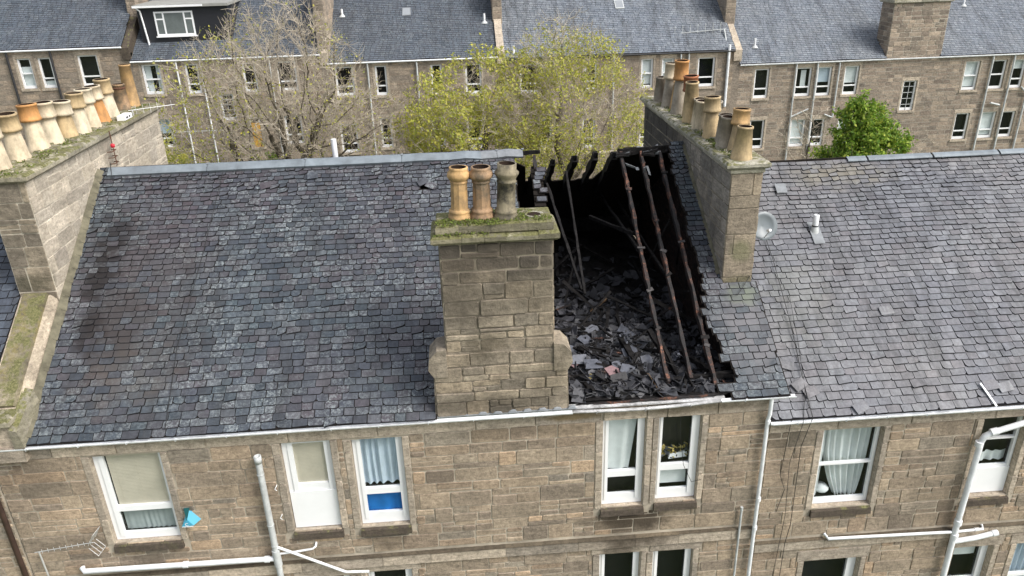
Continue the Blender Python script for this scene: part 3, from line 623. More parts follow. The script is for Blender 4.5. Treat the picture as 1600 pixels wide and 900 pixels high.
# right gable stack ------------------------------------------------------
qx0,qx1,qy0,qy1,QT=5.66,6.34,2.26,10.0,13.66
rq=random.Random(5)
kp2=lambda y,z: z>EZ+(min(y,2*RY-y)+.12)*math.tan(TH)-.1
RS=gstack(qx0,qx1,qy0,qy1,QT,STACKR,STACKR,rq,0,9.62,kp2,STACKRS,mo=STACKM2).build('gable_stack',B1)
cp=MB(); bevbox(cp,qx0-.03,qx1+.03,qy0-.05,qy1+.03,QT,QT+.11,COPE,.02,9,rq,.004); bevbox(cp,qx0-.15,qx1+.12,qy0-.14,qy1+.1,QT+.11,QT+.26,COPE,.05,8,rq,.012); cp.build('coping',RS)
ZP=QT+.255
Rp=[(2.5,.66,'plain',P_BUFF,None),(3.15,.95,'can',P_BUFF,P_GOLD),(3.5,.68,'plain',P_GREY,None),(3.98,.66,'plain',P_GREY,None),(4.5,.98,'can',P_BUFF,P_BUFF),(4.85,.76,'plain',P_GREY,None),(5.35,.74,'plain',P_PALE,None),(5.9,.66,'plain',P_PALE,None),(6.2,1.05,'plain',P_BUFF,None),(6.75,1.05,'can',P_BUFF,P_RED),(7.35,1.36,'can',P_GREY,P_ORANGE),(7.95,.75,'plain',P_GOLD,None),(8.35,1.2,'can',P_GREY,P_PALE),(8.75,.68,'plain',P_RED,None),(9.2,.7,'plain',P_GREY,None)]
for i,(y,hh,k,m1,m2) in enumerate(Rp): chimney_pot(RS,6.0+(.07 if i%2 else -.07),y,ZP,hh,k,m1,rq,m2,r=.19)
moss(RS,'moss',[(5.9,2.6+.5*i,ZP,.22,.3,.9 if i<6 else .4) for i in range(13)],rq,n=240)
bits(RS,'mortar_flaunching',5.75,6.2,2.7,9.8,ZP,70,COPE,rq,(.04,.11))
# front slates ---------------------------------------------------------------
HX0=1.30
def hole_r(y):   # ragged right edge of the burnt opening
    return 5.2+.10*mnoise.noise(Vector((y*6.1,9.2,0)))+.07*mnoise.noise(Vector((y*1.7,2.2,0)))+ (.18 if y<.55 else 0) - (.10 if 1.2<y<2.0 else 0)+(.05 if y>5.2 else 0)
def keep_main(u,s_):
    x=u+XLs; y=EY+s_*CT
    if -.75<x<1.8 and y<.7: return False
    if abs(x+.90)<.14 and abs(y-4.95)<.10: return False
    if -.5<y<=.12 and 1.8<x<5.12: return False
    if y>.12 and HX0+.07*mnoise.noise(Vector((y*2,0,0)))<x<hole_r(y):
        if 1.74<x<1.96 and 4.35<y<5.3: return True
        return False
    if x>5.66 and 2.2<y: return False
    return True
XLs=-8.72
def clip_main(a,b,s_,rng):
    y=EY+s_*CT; a+=XLs; b+=XLs
    def cutl(c):       # remove what lies left of c
        nonlocal a
        if a<c<b: a=c+rng.uniform(-.03,.03)
    def cutr(c):
        nonlocal b
        if a<c<b: b=c+rng.uniform(-.02,.02)
    if y>.12: cutl(hole_r(y))
    if y>.12: cutr(HX0+.07*mnoise.noise(Vector((y*2,0,0))))
    if y<.66: cutr(-.76)
    if y>2.2 and b>5.5: cutr(5.66)
    return a-XLs,b-XLs
rs_=random.Random(21)
L1=(RY-EY)/CT
mbs,sbs=slate_roof(Vector((XLs,EY,EZ)),X_,vv,nrm,6.42-XLs,L1-.03,SLM,rs_,keep_main,clip_main,dmg=.05,board=SARK)
# loose tipped slates near the ridge
for (x,y,a) in ((-.95,5.0,.5),(-4.7,5.1,.3),(-4.9,4.7,-.2),(-3.6,5.3,.1),(-.75,4.9,-.5),(-7.9,3.6,.2),(1.2,5.4,.3)):
    c=rp(x,y,.08); u=(X_*math.cos(a)+vv*math.sin(a)); v=nrm.cross(u)
    q=[c-u*.13-v*.09,c+u*.13-v*.09,c+u*.13+v*.09+nrm*.02,c-u*.13+v*.09]; mbs.hexa([z-nrm*.01 for z in q]+q,SLM)
SR=mbs.build('slate_roof',B1); sbs.build('sarking',B1)
# rear slope: sheet in strips, burnt away behind the opening
rb=MB()
def rear_top(x):
    if HX0<x<1.75: return 6.6+.5*mnoise.noise(Vector((x*5,1,0)))
    if 1.75<=x<3.7: return 7.75+.25*mnoise.noise(Vector((x*4,1,0)))
    if 3.7<=x<4.2: return 7.7-(x-3.7)*3.6+.2*mnoise.noise(Vector((x*8,1,0)))
    return RY
def rr_p(x,y,n_): return Vector((x,y,RZ-(y-RY)*math.tan(TH)))+Vector((0,ST,CT))*n_
x=XLs
while x<6.4:
    w_=.1 if 1.3<x<4.4 else .8; e=min(x+w_,6.4); ta,tb=rear_top(x+.001),rear_top(e-.001)
    rb.hexa([rr_p(x,ta,-.03),rr_p(e,tb,-.03),rr_p(e,11.5,-.03),rr_p(x,11.5,-.03),rr_p(x,ta,-.002),rr_p(e,tb,-.002),rr_p(e,11.5,-.002),rr_p(x,11.5,-.002)],SARK)
    rb.poly([rr_p(x,ta+.04,.015),rr_p(e,tb+.04,.015),rr_p(e,11.5,.015),rr_p(x,11.5,.015)],SLM); x=e
rb.build('rear_slope',B1)
mb=MB(); mb.box(XL,XR,11.42,11.5,0,9.6,MORT); mb.box(XL+.05,XR-.05,11.30,11.41,9.0,9.725,CHAR); mb.build('rear_wall',B1)
mb=MB()   # gable triangle over the left party wall, right sooted inner wall
for xx,mt,nn in ((5.60,SOOTW,-X_),):
    mb.poly([(xx,.05,9.3),(xx,11.3,9.3),(xx,11.3,9.6),(xx,RY,RZ-.05),(xx,.05,9.66)],SOOTW)
    blocks(mb,courses(.1,11.2,9.3,13.4,rq,(.09,.11),(.2,.26),0),Vector((xx,0,0)),Y_,Z_,-X_,SOOTW,rq,gap=.006,proud=(.004,.012),ir=.003,keep=lambda y,z: z<EZ+(min(y,2*RY-y)+.1)*math.tan(TH)-.12)
mb.build('inner_gable',B1)
mb=MB(); mb.box(-8.7,5.6,.36,11.3,9.05,9.25,CHAR); mb.build('attic_floor',B1)
mb=MB(); mb.box(-8.7,-8.66,.4,11.3,9.25,9.5,CHAR); mb.box(.9,.96,.5,10.9,9.25,11.6,CHAR); mb.build('attic_partition',B1)
rubm0=plain('scorched_board_stub',(.05,.045,.045),.7,.5,9)
ru0=random.Random(77)
# rafters ------------------------------------------------------------------
for (x,top,mt,bot) in ((4.03,5.68,BURN,.30),(4.53,5.70,BURN,.35),(5.0,5.62,BURN,.2)):
    mb=MB(); d=-.11; mb.beam(rp(x+rs_.uniform(-.02,.02),bot,d),rp(x,top,d),.066,.14,mt,.36,rs_,30)
    for k in range(4):   # stubs of boarding left on the rafter
        y=rs_.uniform(.6,5.4); w_=rs_.uniform(.10,.2); c=rp(x,y,d+.07+rs_.uniform(0,.02)); a=rs_.uniform(-.5,.5); u=X_*math.cos(a)+vv*math.sin(a); v=nrm.cross(u); hh=rs_.uniform(.02,.05)
        q=[c-u*w_*.5-v*hh,c+u*w_*.5-v*hh,c+u*w_*.5+v*hh,c-u*w_*.5+v*hh*.6]; mb.hexa([z-nrm*.02 for z in q]+q,rs_.choice([rubm0,CHAR,BURN,rubm0]))
    mb.build('scorched_rafter',B1)
for (xa,ya,xb,yb,w_) in ((2.06,4.9,2.52,2.3,.055),(2.58,5.2,2.58,2.2,.05),(1.84,5.68,1.80,4.2,.08)):
    mb=MB(); mb.beam(rp(xb,yb,-.1),rp(xa,ya,-.1),w_,.09,BURN if xa<2 else CHAR,.3,rs_,14); mb.build('charred_rafter',B1)
mb=MB()
for y in [4.35+.145*i for i in range(7)]: mb.hexa([rp(1.70,y-.06,-.05),rp(1.97,y-.06,-.05),rp(1.97,y+.06,-.05),rp(1.70,y+.06,-.05),rp(1.70,y-.06,-.03),rp(1.97,y-.06,-.03),rp(1.97,y+.06,-.03),rp(1.70,y+.06,-.03)],SARK)
mb.build('sarking_remnant',B1)
for i,(x,ty,k) in enumerate(((2.36,6.2,0),(2.90,6.02,1),(3.42,5.9,2),(1.9,6.6,3),(3.9,5.95,4))):
    mb=MB(); a=rr_p(x,8.4,-.1); b=rr_p(x,ty,-.1); mb.beam(a,b,.12,.2,CHAR,.3,rs_,10)
    mb.add([b+Vector((-.05,0,-.08)),b+Vector((.05,0,-.08)),b+Vector((.05,0,.08)),b+Vector((-.05,0,.08)),b+Vector((.02,-.2,.12))],[(0,1,4),(1,2,4),(2,3,4),(3,0,4)],CHAR)
    mb.build('charred_rear_rafter',B1)
# ridge board, collars and struts
mb=MB(); mb.beam((3.95,RY,RZ-.1),(5.6,RY,RZ-.08),.05,.18,CHAR,.25,rs_,12,side=Y_); m9=MB(); m9.beam((1.4,RY,RZ-.02),(1.98,RY,RZ-.0),.05,.1,CHAR,.2,rs_,5,side=Y_); m9.build('charred_ridge_board',B1)
for k in range(16):
    x=4.0+rs_.random()*1.1; y=RY+rs_.uniform(-.2,.3); mb.hexa([Vector(q)+Vector((x,y,RZ-.1+rs_.uniform(-.12,.06))) for q in [(-.18,-.03,0),(.16,-.05,0),(.18,.04,.02),(-.15,.05,0),(-.18,-.03,.02),(.16,-.05,.03),(.18,.04,.03),(-.15,.05,.02)]],rs_.choice([CHAR,SARK,CHAR,LEAD]))
mb.build('charred_ridge_board',B1)
for k,(a,b,w_) in enumerate([(rp(4.0,3.2,-.2),rr_p(4.05,8.6,-.2),.06),(rp(4.5,2.6,-.2),(4.55,8.8,11.2),.05),(rp(4.95,2.2,-.2),(4.6,4.6,9.9),.04),(rp(4.55,1.9,-.2),(4.1,3.3,9.6),.04),(rp(3.95,3.6,-.2),(3.35,6.2,11.5),.07),(rp(4.5,2.2,-.2),(5.2,3.0,9.7),.035),(rp(5.0,3.3,-.25),(5.5,5.2,10.4),.04),(rp(4.9,3.9,-.2),(4.5,4.3,10.9),.03),(rp(4.02,1.4,-.2),(4.45,.6,9.5),.06)]):
    mb=MB(); mb.beam(a,b,w_,w_*1.2,CHAR if k!=3 else BURN,.3,rs_,10); mb.build('charred_strut',B1)
mb=MB(); mb.beam((3.7,.55,9.72),(5.55,.5,9.86),.09,.12,CHAR,.2,rs_,12,side=Y_); mb.build('wall_plate',B1)
mb=MB(); mb.beam((1.95,.08,9.62),(5.2,.06,9.70),.12,.04,CHAR,.4,rs_,30,side=Y_); mb.build('charred_fascia',B1)
mb=MB(); mb.beam((2.4,.0,9.65),(4.9,-.02,9.70),.05,.03,BURN,.45,rs_,26,side=Y_); mb.build('scorched_batten',B1)
for k in range(14):
    y=ru0.uniform(2.2,8); x=ru0.uniform(1.6,5.3); a=ru0.uniform(0,PI); L=ru0.uniform(.5,1.3); dz=ru0.uniform(-.5,.9)
    mb=MB(); mb.beam((x-math.cos(a)*L,y-math.sin(a)*L,9.75),(x+math.cos(a)*L*.6,y+math.sin(a)*L*.6,9.95+abs(dz)),ru0.uniform(.04,.09),ru0.uniform(.04,.09),CHAR,.35,ru0,9); mb.build('collapsed_timber',B1)
# ridge flashing --------------------------------------------------------------
mb=MB(); x=-8.5
while x<1.55:
    e=min(x+2.35,1.55); jj=.008; seg=[x+.005,e-.005]
    n=1 if e<-.6 else 6
    for i in range(n):
        xa,xb=seg[0]+(seg[1]-seg[0])*i/n,seg[0]+(seg[1]-seg[0])*(i+1)/n
        sa=0 if n==1 else .035*mnoise.noise(Vector((xa*3,0,0))); sb2=0 if n==1 else .035*mnoise.noise(Vector((xb*3,0,0)))
        mt=ZINC if xb<.6 else LEAD
        ra=[rp(xa,RY-.17,.095)+Z_*sa,rp(xa,RY-.07,.10)+Z_*sa,Vector((xa,RY-.04,RZ+.09+sa)),Vector((xa,RY+.04,RZ+.09+sa)),rr_p(xa,RY+.2,.045)]
        rb_=[rp(xb,RY-.17,.095)+Z_*sb2,rp(xb,RY-.07,.10)+Z_*sb2,Vector((xb,RY-.04,RZ+.09+sb2)),Vector((xb,RY+.04,RZ+.09+sb2)),rr_p(xb,RY+.2,.045)]
        for k in range(4): mb.poly([ra[k],rb_[k],rb_[k+1],ra[k+1]],mt,False)
        mb.poly([ra[0]-nrm*.06,rb_[0]-nrm*.06,rb_[0],ra[0]],mt)
    mb.box(e-.03,e+.03,RY-.06,RY+.06,RZ+.085,RZ+.1,LEAD); x=e
mb.build('ridge_flashing',B1)
# gutters -----------------------------------------------------------------------
def gutter(parent,x0,x1,y,z,mat,sag=None,rng=random,name='gutter',r_=.055):
    mb=MB(); n=max(2,int((x1-x0)/.5)); k=8
    P=[]
    for i in range(n+1):
        x=x0+(x1-x0)*i/n; dz=sag(x) if sag else 0
        ring=[]
        for j in range(k+1):
            a=PI+PI*j/k; ring.append(Vector((x,y+r_*math.cos(a),z+dz+r_*math.sin(a)*1.0)))
        for j in range(k,-1,-1):
            a=PI+PI*j/k; ring.append(Vector((x,y+(r_-.012)*math.cos(a),z+dz+(r_-.012)*math.sin(a))))
        P.append(ring)
    L=len(P[0])
    mb.add([q for ri in P for q in ri],[(i*L+j,i*L+(j+1)%L,(i+1)*L+(j+1)%L,(i+1)*L+j) for i in range(n) for j in range(L)],mat)
    mb.poly(P[0],mat); mb.poly(P[-1][::-1],mat)
    x=x0+.5
    while x<x1:
        dz=sag(x) if sag else 0
        mb.tube([(x-.025,y-.068,z+dz+.005),(x-.025,y-.06,z+dz-.04),(x-.025,y,z+dz-.068)],.008,mat,5)
        mb.box(x-.02,x+.02,y-r_-.012,y-r_+.02,z+dz-.008,z+dz+.014,mat); x+=rng.uniform(.85,1.1)
    return mb.build(name,parent)
gutter(B1,-9.15,1.95,-.14,9.60,PIPEW,rng=rs_)
gutter(B1,1.96,5.0,-.13,9.60,BURNTG,sag=lambda x:-.055*math.sin((x-1.96)/3.04*PI)+.03*((x-1.96)/3.04),rng=rs_,r_=.045)
gutter(B1,5.01,6.55,-.14,9.64,PIPEW,rng=rs_)
mb=MB(); mb.box(-9.1,1.9,-.045,-.036,9.545,9.63,PIPEG)
for i in range(26):
    x=1.9+3.2*i/26; mb.hexa([(x,-.09,9.61),(x+.13,-.09,9.61),(x+.13,.05,9.63),(x,.05,9.63)]+[(x,-.09,9.625+rs_.uniform(0,.02)),(x+.13,-.09,9.625+rs_.uniform(0,.02)),(x+.13,.05,9.65),(x,.05,9.65)],BURNTG)
mb.build('eaves_board',B1)
mb=MB(); mb.poly([(-.85,-.09,9.635),(1.95,-.09,9.635),(1.95,.0,9.66),(-.85,.0,9.66)],LEAD)
for i in range(7):
    x=.05+i*.3; mb.hexa([(x,-.11,9.64),(x+.2,-.11,9.64),(x+.17,-.04,9.66),(x+.02,-.04,9.66),(x+.04,-.1,9.68),(x+.16,-.1,9.67),(x+.15,-.045,9.70),(x+.05,-.045,9.69)],LEAD)
mb.build('lead_apron',B1)
# downpipes
def pipe(parent,pts,r_,mat,name='downpipe',collars=(),n=10):
    mb=MB(); mb.tube(pts,r_,mat,n)
    for c,d in collars:
        c=Vector(c); d=Vector(d).normalized(); mb.tube([c-d*.05,c+d*.05],r_*1.28,mat,n)
    return mb.build(name,parent)
dp=pipe(B1,[(6.05,-.14,9.6),(6.06,-.12,9.2),(6.04,-.1,9.05),(6.06,-.1,4.0),(6.06,-.1,.1)],.042,PIPEW,collars=[((6.05,-.1,9.0),Z_),((6.06,-.1,7.0),Z_),((6.06,-.1,6.2),Z_)])
pipe(B1,[(5.72,-.08,6.75),(5.74,-.08,0.1)],.025,PIPEG,'waste_pipe',[((5.72,-.08,6.74),Z_)])
sp=MB(); sp.tube([(-4.38,-.14,9.02),(-4.385,-.14,6.45),(-4.40,-.14,.1)],.065,PIPEG,14,cap=False); sp.lathe((-4.38,-.14,8.98),[(.065,-.1),(.075,-.1),(.075,.06),(.055,.06),(.05,-.05),(.001,-.05)],PIPEG,14)
for z in (8.6,7.3,6.75): sp.lathe((-4.385,-.14,z),[(.066,-.015),(.074,-.01),(.074,.01),(.066,.015)],PIPEG,14)
sp.tube([(-4.385,-.14,6.62),(-4.385,-.14,6.2)],.085,PIPEG,14)
sp.build('soil_stack_pipe',B1)
pipe(B1,[(-8.45,-.05,6.45),(-8.38,-.13,6.42),(-4.45,-.13,6.38)],.058,PIPEW,'waste_pipe',[((-6.3,-.13,6.40),X_),((-4.6,-.13,6.38),X_)],12)
pipe(B1,[(-4.40,-.13,6.70),(-4.30,-.15,6.68),(-3.0,-.13,5.86),(-2.5,-.13,5.82)],.03,PIPEW,'waste_pipe')
pipe(B1,[(-4.36,-.13,6.5),(-4.0,-.13,6.52),(-3.62,-.12,6.56),(-3.55,-.12,6.62),(-3.55,-.0,6.64)],.024,PIPEW,'waste_pipe')
# fallen slates and timbers in the roof space -------------------------------------
def heapz(x,y):
    z=9.60+.10*math.exp(-((y-.8)/.9)**2)+.30*math.exp(-((y-2.2)/1.6)**2)*math.exp(-((x-2.6)/1.3)**2)+.14*min(1,max(0,y-.3))*mnoise.noise(Vector((x*1.8,y*1.8,0)))
    return max(9.27,z-.18*max(0,min(1,(x-3.9)/.6))*(1 if y>.6 else 0))
mb=MB(); nx,ny=26,44
for i in range(nx):
    for j in range(ny):
        x0,x1=1.0+4.55*i/nx,1.0+4.55*(i+1)/nx; y0,y1=.06+9.5*j/ny,.06+9.5*(j+1)/ny
        mb.poly([(x0,y0,heapz(x0,y0)),(x1,y0,heapz(x1,y0)),(x1,y1,heapz(x1,y1)),(x0,y1,heapz(x0,y1))],CHAR)
rubm=slate('scorched_slate',[(.014,.014,.017),(.03,.03,.036),(.055,.057,.068),(.018,.017,.018),(.085,.088,.105),(.026,.025,.027)],.2,rough=.45,spots=.1)
rubd=slate('burnt_black_slate',[(.028,.028,.032),(.05,.05,.056),(.08,.08,.092)],.15,rough=.5,spots=0)
def tossed(mb,c,w_,l_,t,rot,mat,rng):
    u=rot@Vector((1,0,0)); v=rot@Vector((0,1,0)); n_=rot@Vector((0,0,1)); c=Vector(c)
    o=[(-.5,-.5),(.5*rng.uniform(.7,1),-.5*rng.uniform(.8,1.1)),(.5,.2*rng.random()),(.5*rng.uniform(.3,1),.5),(-.5*rng.uniform(.5,1),.5*rng.uniform(.8,1))]
    lo=[c+u*(a*w_)+v*(b*l_)-n_*t/2 for a,b in o]; hi=[q+n_*t for q in lo]; k=5
    mb.add(lo+hi,[tuple(range(k-1,-1,-1)),tuple(range(k,2*k))]+[(i,(i+1)%k,k+(i+1)%k,k+i) for i in range(k)],mat)
def randrot(rng,tilt=.6):
    return Matrix.Rotation(rng.uniform(0,2*PI),3,'Z')@Matrix.Rotation(rng.gauss(0,tilt),3,'X')@Matrix.Rotation(rng.gauss(0,tilt),3,'Y')
ru=random.Random(17)
for i in range(3000):
    y=.12+abs(ru.gauss(0,3.0))
    if y>9: continue
    x=ru.uniform(1.1,5.5)
    if x>4.0 and ru.random()<.35: continue
    near=y<2.6
    tossed(mb,(x,y,heapz(x,y)+ru.uniform(.0,.10)),ru.choice([.06,.12,.2,.26]),ru.uniform(.1,.36),.009,randrot(ru,.6),rubm if (near and ru.random()<.6) else rubd,ru)
for i in range(150):
    y=.2+abs(ru.gauss(0,2.2)); x=ru.uniform(1.6,5.4); a=ru.uniform(0,PI); L=ru.uniform(.15,.6); z=heapz(x,y)+ru.uniform(.02,.14); q=ru.uniform(-.35,.35)
    mb.beam((x-math.cos(a)*L,y-math.sin(a)*L*.6,z-q*L),(x+math.cos(a)*L,y+math.sin(a)*L*.6,z+q*L),ru.uniform(.02,.07),ru.uniform(.02,.06),CHAR if ru.random()<.9 else BURN,.4,ru,4)
tag(mb.build('slate_rubble'),'black heap of burnt slates and charcoal on the attic floor','rubble',kind='stuff')
pale=plain('ash_pale_slate',(.08,.086,.106),.5,.45,7); pink=plain('heat_reddened_slate',(.22,.14,.145),.6,.25,9)
FS=[(2.55,.95,.36,.26,.1,0,'large blue-grey slate lying flat on the rubble, nearest the chimney base'),(2.95,.72,.34,.3,.5,1,'pink and grey heat-reddened slate on the front of the heap'),(3.25,.78,.26,.25,1.2,0,'pale slate overlapping the reddened slate'),(2.3,1.15,.42,.2,.05,0,'long oblong blue-grey slate lying level on the heap'),(2.15,1.12,.2,.2,.8,1,'small reddish slate beside the chimney shoulder'),(3.05,1.0,.22,.14,.4,0,'small light slate tilted on the heap in front of the rafters'),
(2.55,2.0,.30,.24,.9,0,'rounded blue slate standing out midway up the heap'),(2.75,2.45,.38,.2,.6,0,'pointed slate leaning high on the heap'),(3.6,2.5,.36,.4,1.0,0,'dark blue broad slate beside the first scorched rafter'),(3.45,1.5,.3,.22,.3,0,'blue slate piece in the middle of the heap near the first rafter'),(2.15,1.6,.26,.2,.4,0,'dull slate against the side of the chimney'),(3.75,1.15,.24,.2,.2,0,'slate lying just left of the first rafter foot'),(4.75,1.7,.18,.35,1.3,0,'upright slate between the second and third rafters'),(4.8,1.25,.22,.2,.5,0,'small slate below the upright one between the rafters'),(2.65,.6,.3,.2,1.1,2,'dark slate sliding off the front of the heap'),(3.0,.5,.34,.16,.2,2,'dark slate lying along the eaves below the pink one'),(2.3,.55,.3,.18,2.8,2,'dark slate at the foot of the heap beside the chimney'),(3.4,.55,.28,.18,2.5,2,'dark slate edge-on by the scorched eaves timber')]
for (x,y,w_,l_,a,k,lab) in FS:
    mb=MB(); rot=Matrix.Rotation(a,3,'Z')@Matrix.Rotation(R(22)+ru.uniform(-.15,.2),3,'X')@Matrix.Rotation(ru.uniform(-.25,.25),3,'Y')
    tossed(mb,(x,y,heapz(x,y)+.17),w_*1.15,l_*1.15,.012,rot,(pale,pink,rubm)[k],ru); tag(mb.build('fallen_slate'),lab,'slate','slates fallen into the burnt roof space')
def thing_beam(a,b,w_,h_,mat,lab,name='fallen_beam'):
    mb=MB(); mb.beam(a,b,w_,h_,mat,.3,ru,14); tag(mb.build(name),lab,'beam','charred timbers fallen on the rubble')
thing_beam((3.0,3.9,9.8),(3.45,4.2,10.0),.05,.06,WOODP,'splintered pale brown plank end lying deep in the burnt roof')
thing_beam((3.35,1.9,10.1),(3.62,.55,9.78),.11,.12,CHAR,'thick charred beam sloping down the middle of the heap to the eaves')
thing_beam((2.9,1.0,9.85),(3.7,1.45,9.98),.06,.05,CHAR,'thin black batten lying across the heap')
thing_beam((4.0,2.0,10.2),(4.35,.9,9.72),.1,.1,CHAR,'charred beam leaning between the first and second rafters')
thing_beam((4.6,1.5,9.9),(5.1,.75,9.75),.09,.1,CHAR,'ash-flecked charred beam under the third rafter')
thing_beam((2.9,3.2,9.9),(3.1,1.7,10.25),.04,.04,CHAR,'thin upright charred post standing in the rubble')
mb=MB(); mb.tube([(3.5,.75,9.85),(3.65,.55,9.95),(3.8,.25,9.72),(3.85,.1,9.66),(3.86,-.06,9.7)],.008,WOODP,5); tag(mb.build('loose_wire'),'pale bent wire hanging out of the burnt roof over the gutter','wire')
mb=MB(); mb.tube([(3.4,1.2,10.3),(4.1,.8,10.05),(4.7,.6,9.8),(4.9,.2,9.7)],.007,CABLE,5); tag(mb.build('loose_wire'),'thin black cable crossing the feet of the rafters','wire')
mb=MB()
for (x,y,z) in ((4.15,5.1,13.15),(4.3,5.0,13.1),(4.5,5.05,13.05),(4.62,5.15,13.0)):
    tossed(mb,(x,y,z),.28,.07,.01,randrot(ru,.5),LEAD,ru)
tag(mb.build('hanging_flashing'),'twisted strips of pale metal flashing hanging near the ridge between scorched rafters','flashing')
for x,y,z,lab in ((4.95,1.35,9.98,'pale crumpled ash lump beside the third rafter'),(4.4,1.15,9.98,'white ash lump under the second rafter'),(3.45,1.75,10.2,'pale twisted scrap on the heap left of the first rafter'),(2.45,.62,9.85,'small white scrap at the foot of the heap')):
    mb=MB()
    for i in range(26): tossed(mb,(x+ru.gauss(0,.05),y+ru.gauss(0,.07),z+ru.gauss(0,.04)),.06,.05,.01,randrot(ru,1.2),ru.choice([rubm,pale,rubd,YFOAM if y<.7 else pale]),ru)
    tag(mb.build('ash_debris'),lab,'debris','ash lumps among the rafters')

# ================================================================ RIGHT TENEMENT
B2=empty('tenement_building',(11,5.5,0),'brown sandstone tenement with intact pale grey slate roof right of the burnt one','building')
rt_=random.Random(31)
h2=[(7.35,8.68,6.54,8.62),(10.89,11.89,6.53,8.63),(7.39,8.73,3.2,5.01),(10.99,11.95,2.95,5.05),(12.52,13.5,2.95,5.03),(12.7,13.7,6.53,8.63)]
w2=facade(B2,6.14,17.0,8.97,5.74,h2,rt_,bandh=.34,eaveh=.32)
w2.box(6.4,17.0,.6,11.4,0,8.8,MORT); w2.box(6.4,17,11.4,11.45,0,9.0,MORT); w2.poly([(6.14,0,8.965),(17,0,8.965),(17,.6,8.965),(6.14,.6,8.965)],SARK)
w2.build('wall',B2)
win(B2,*h2[0],bl=.07,br=.07,bt=.06,bb=.13,trans=(7.62,),tt=.05,roomd=.45,yf=.14,sillm=SILL)
win(B2,*h2[1],bl=.06,br=.07,bt=.05,bb=.74,trans=(8.0,),tt=.04,panel=(6.55,7.22),roomd=.45,yf=.14)
win(B2,*h2[5],bl=.07,br=.07,bt=.05,bb=.13,trans=(7.6,),tt=.05,roomd=.45,yf=.14)
for q in (2,3,4): win(B2,*h2[q],bl=.05,br=.2 if q==2 else .16,bt=.03,trans=(3.9,),room=DARKROOM,roomd=.45,yf=.14)
EZ2=9.03
def rp2(x,y,n_): return Vector((x,EY,EZ2))+vv*((y-EY)/CT)+nrm*n_
def keep2(u,s_):
    return True
mbs,_=slate_roof(Vector((6.13,EY,EZ2)),X_,vv,nrm,11.2,L1-.04,SLR,rt_,keep2,w0=.285,w1=.245,e0=.185,e1=.135,dmg=.05,rough=1.3)
for (x,y,a,n_) in ((8.05,.0,.35,.05),(11.0,.25,.1,.06),(11.3,.2,.15,.05),(12.0,.22,-.3,.07),(6.9,.5,.5,.06),(7.1,.35,.3,.05),(6.75,.9,-.4,.05),(9.4,1.9,.05,.05)):
    c=rp2(x,y,n_+.035); u=(X_*math.cos(a)+vv*math.sin(a)); v=nrm.cross(u)
    q=[c-u*.16-v*.11,c+u*.16-v*.10,c+u*.14+v*.11+nrm*.01,c-u*.16+v*.11]; mbs.hexa([z-nrm*.012 for z in q]+q,SLR)
mbs.build('slate_roof',B2)
mb=MB(); RZ2=EZ2+(RY-EY)*math.tan(TH)
mb.poly([(6.3,RY,RZ2),(17.3,RY,RZ2),(17.3,11.5,RZ2-(11.5-RY)*math.tan(TH)),(6.3,11.5,RZ2-(11.5-RY)*math.tan(TH))],SLR); mb.build('rear_slope',B2)
for a,b in ((6.4,7.15),(7.18,7.75),(9.95,10.45),(10.5,12.2),(12.25,14.0),(14.05,17)):
    mb=MB()
    w_=.11
    ra=lambda x:[rp2(x,RY-w_,.095),rp2(x,RY-.05,.10),Vector((x,RY,RZ2+.09)),Vector((x,RY+.15,RZ2))]
    A,B=ra(a),ra(b)
    for k in range(3): mb.poly([A[k],B[k],B[k+1],A[k+1]],ZINC)
    mb.poly([A[0]-nrm*.03,B[0]-nrm*.03,B[0],A[0]],ZINC); mb.build('ridge_flashing',B2)
mb=MB(); mb.beam((7.76,RY,RZ2+.03),(9.94,RY,RZ2+.04),.05,.07,SARK,.1,rt_,10,side=Y_); mb.build('bare_ridge_board',B2)
gutter(B2,6.18,17,-.14,8.99,PIPEW,rng=rt_)
mb=MB(); mb.tube([(12.8,-.14,8.98),(12.4,-.2,8.86),(11.7,-.2,8.62),(11.0,-.18,8.40),(10.86,-.16,8.30),(10.82,-.15,8.15),(10.78,-.14,5.75),(10.78,-.14,.1)],.065,PIPEW,14)
for z in (8.1,5.95,5.55): mb.tube([(10.79,-.145,z-.06),(10.79,-.145,z+.06)],.083,PIPEW,14)
mb.tube([(10.96,-.18,8.40),(11.1,-.19,8.44)],.08,PIPEW,14)
mb.tube([(10.78,-.14,5.38),(11.3,-.16,5.46),(11.75,-.16,5.56)],.06,PIPEW,12); mb.tube([(11.68,-.16,5.545),(11.8,-.16,5.57)],.072,PIPEW,12); mb.build('soil_stack_pipe',B2)
pipe(B2,[(7.74,-.02,5.80),(7.80,-.13,5.74),(10.7,-.13,5.66)],.035,PIPEW,'waste_pipe'); pipe(B2,[(10.85,-.13,5.66),(11.45,-.13,5.68),(11.47,-.03,5.72)],.03,PIPEW,'waste_pipe',[((11.3,-.13,5.68),X_)])
pipe(B2,[(6.17,-.16,8.98),(6.1,-.14,8.98)],.04,PIPEW,'gutter_outlet')
# roof vent pipe
vb=rp2(8.42,3.79,.08); mb=MB()
mb.poly([rp2(8.30,3.5,.10),rp2(8.56,3.5,.10),rp2(8.56,4.05,.09),rp2(8.30,4.05,.09)],LEAD)
mb.lathe(vb+Vector((0,.05,0)),[(.13,-.08),(.085,.08),(.075,.14)],PIPEG,14); mb.lathe(vb+Vector((0,.05,.14)),[(.078,0),(.078,.03)],CABLE,14); mb.lathe(vb+Vector((0,.05,.17)),[(.07,0),(.07,.25),(.05,.27),(.045,.2),(.001,.2)],PIPEW,14)
mb.build('vent_pipe',B2)
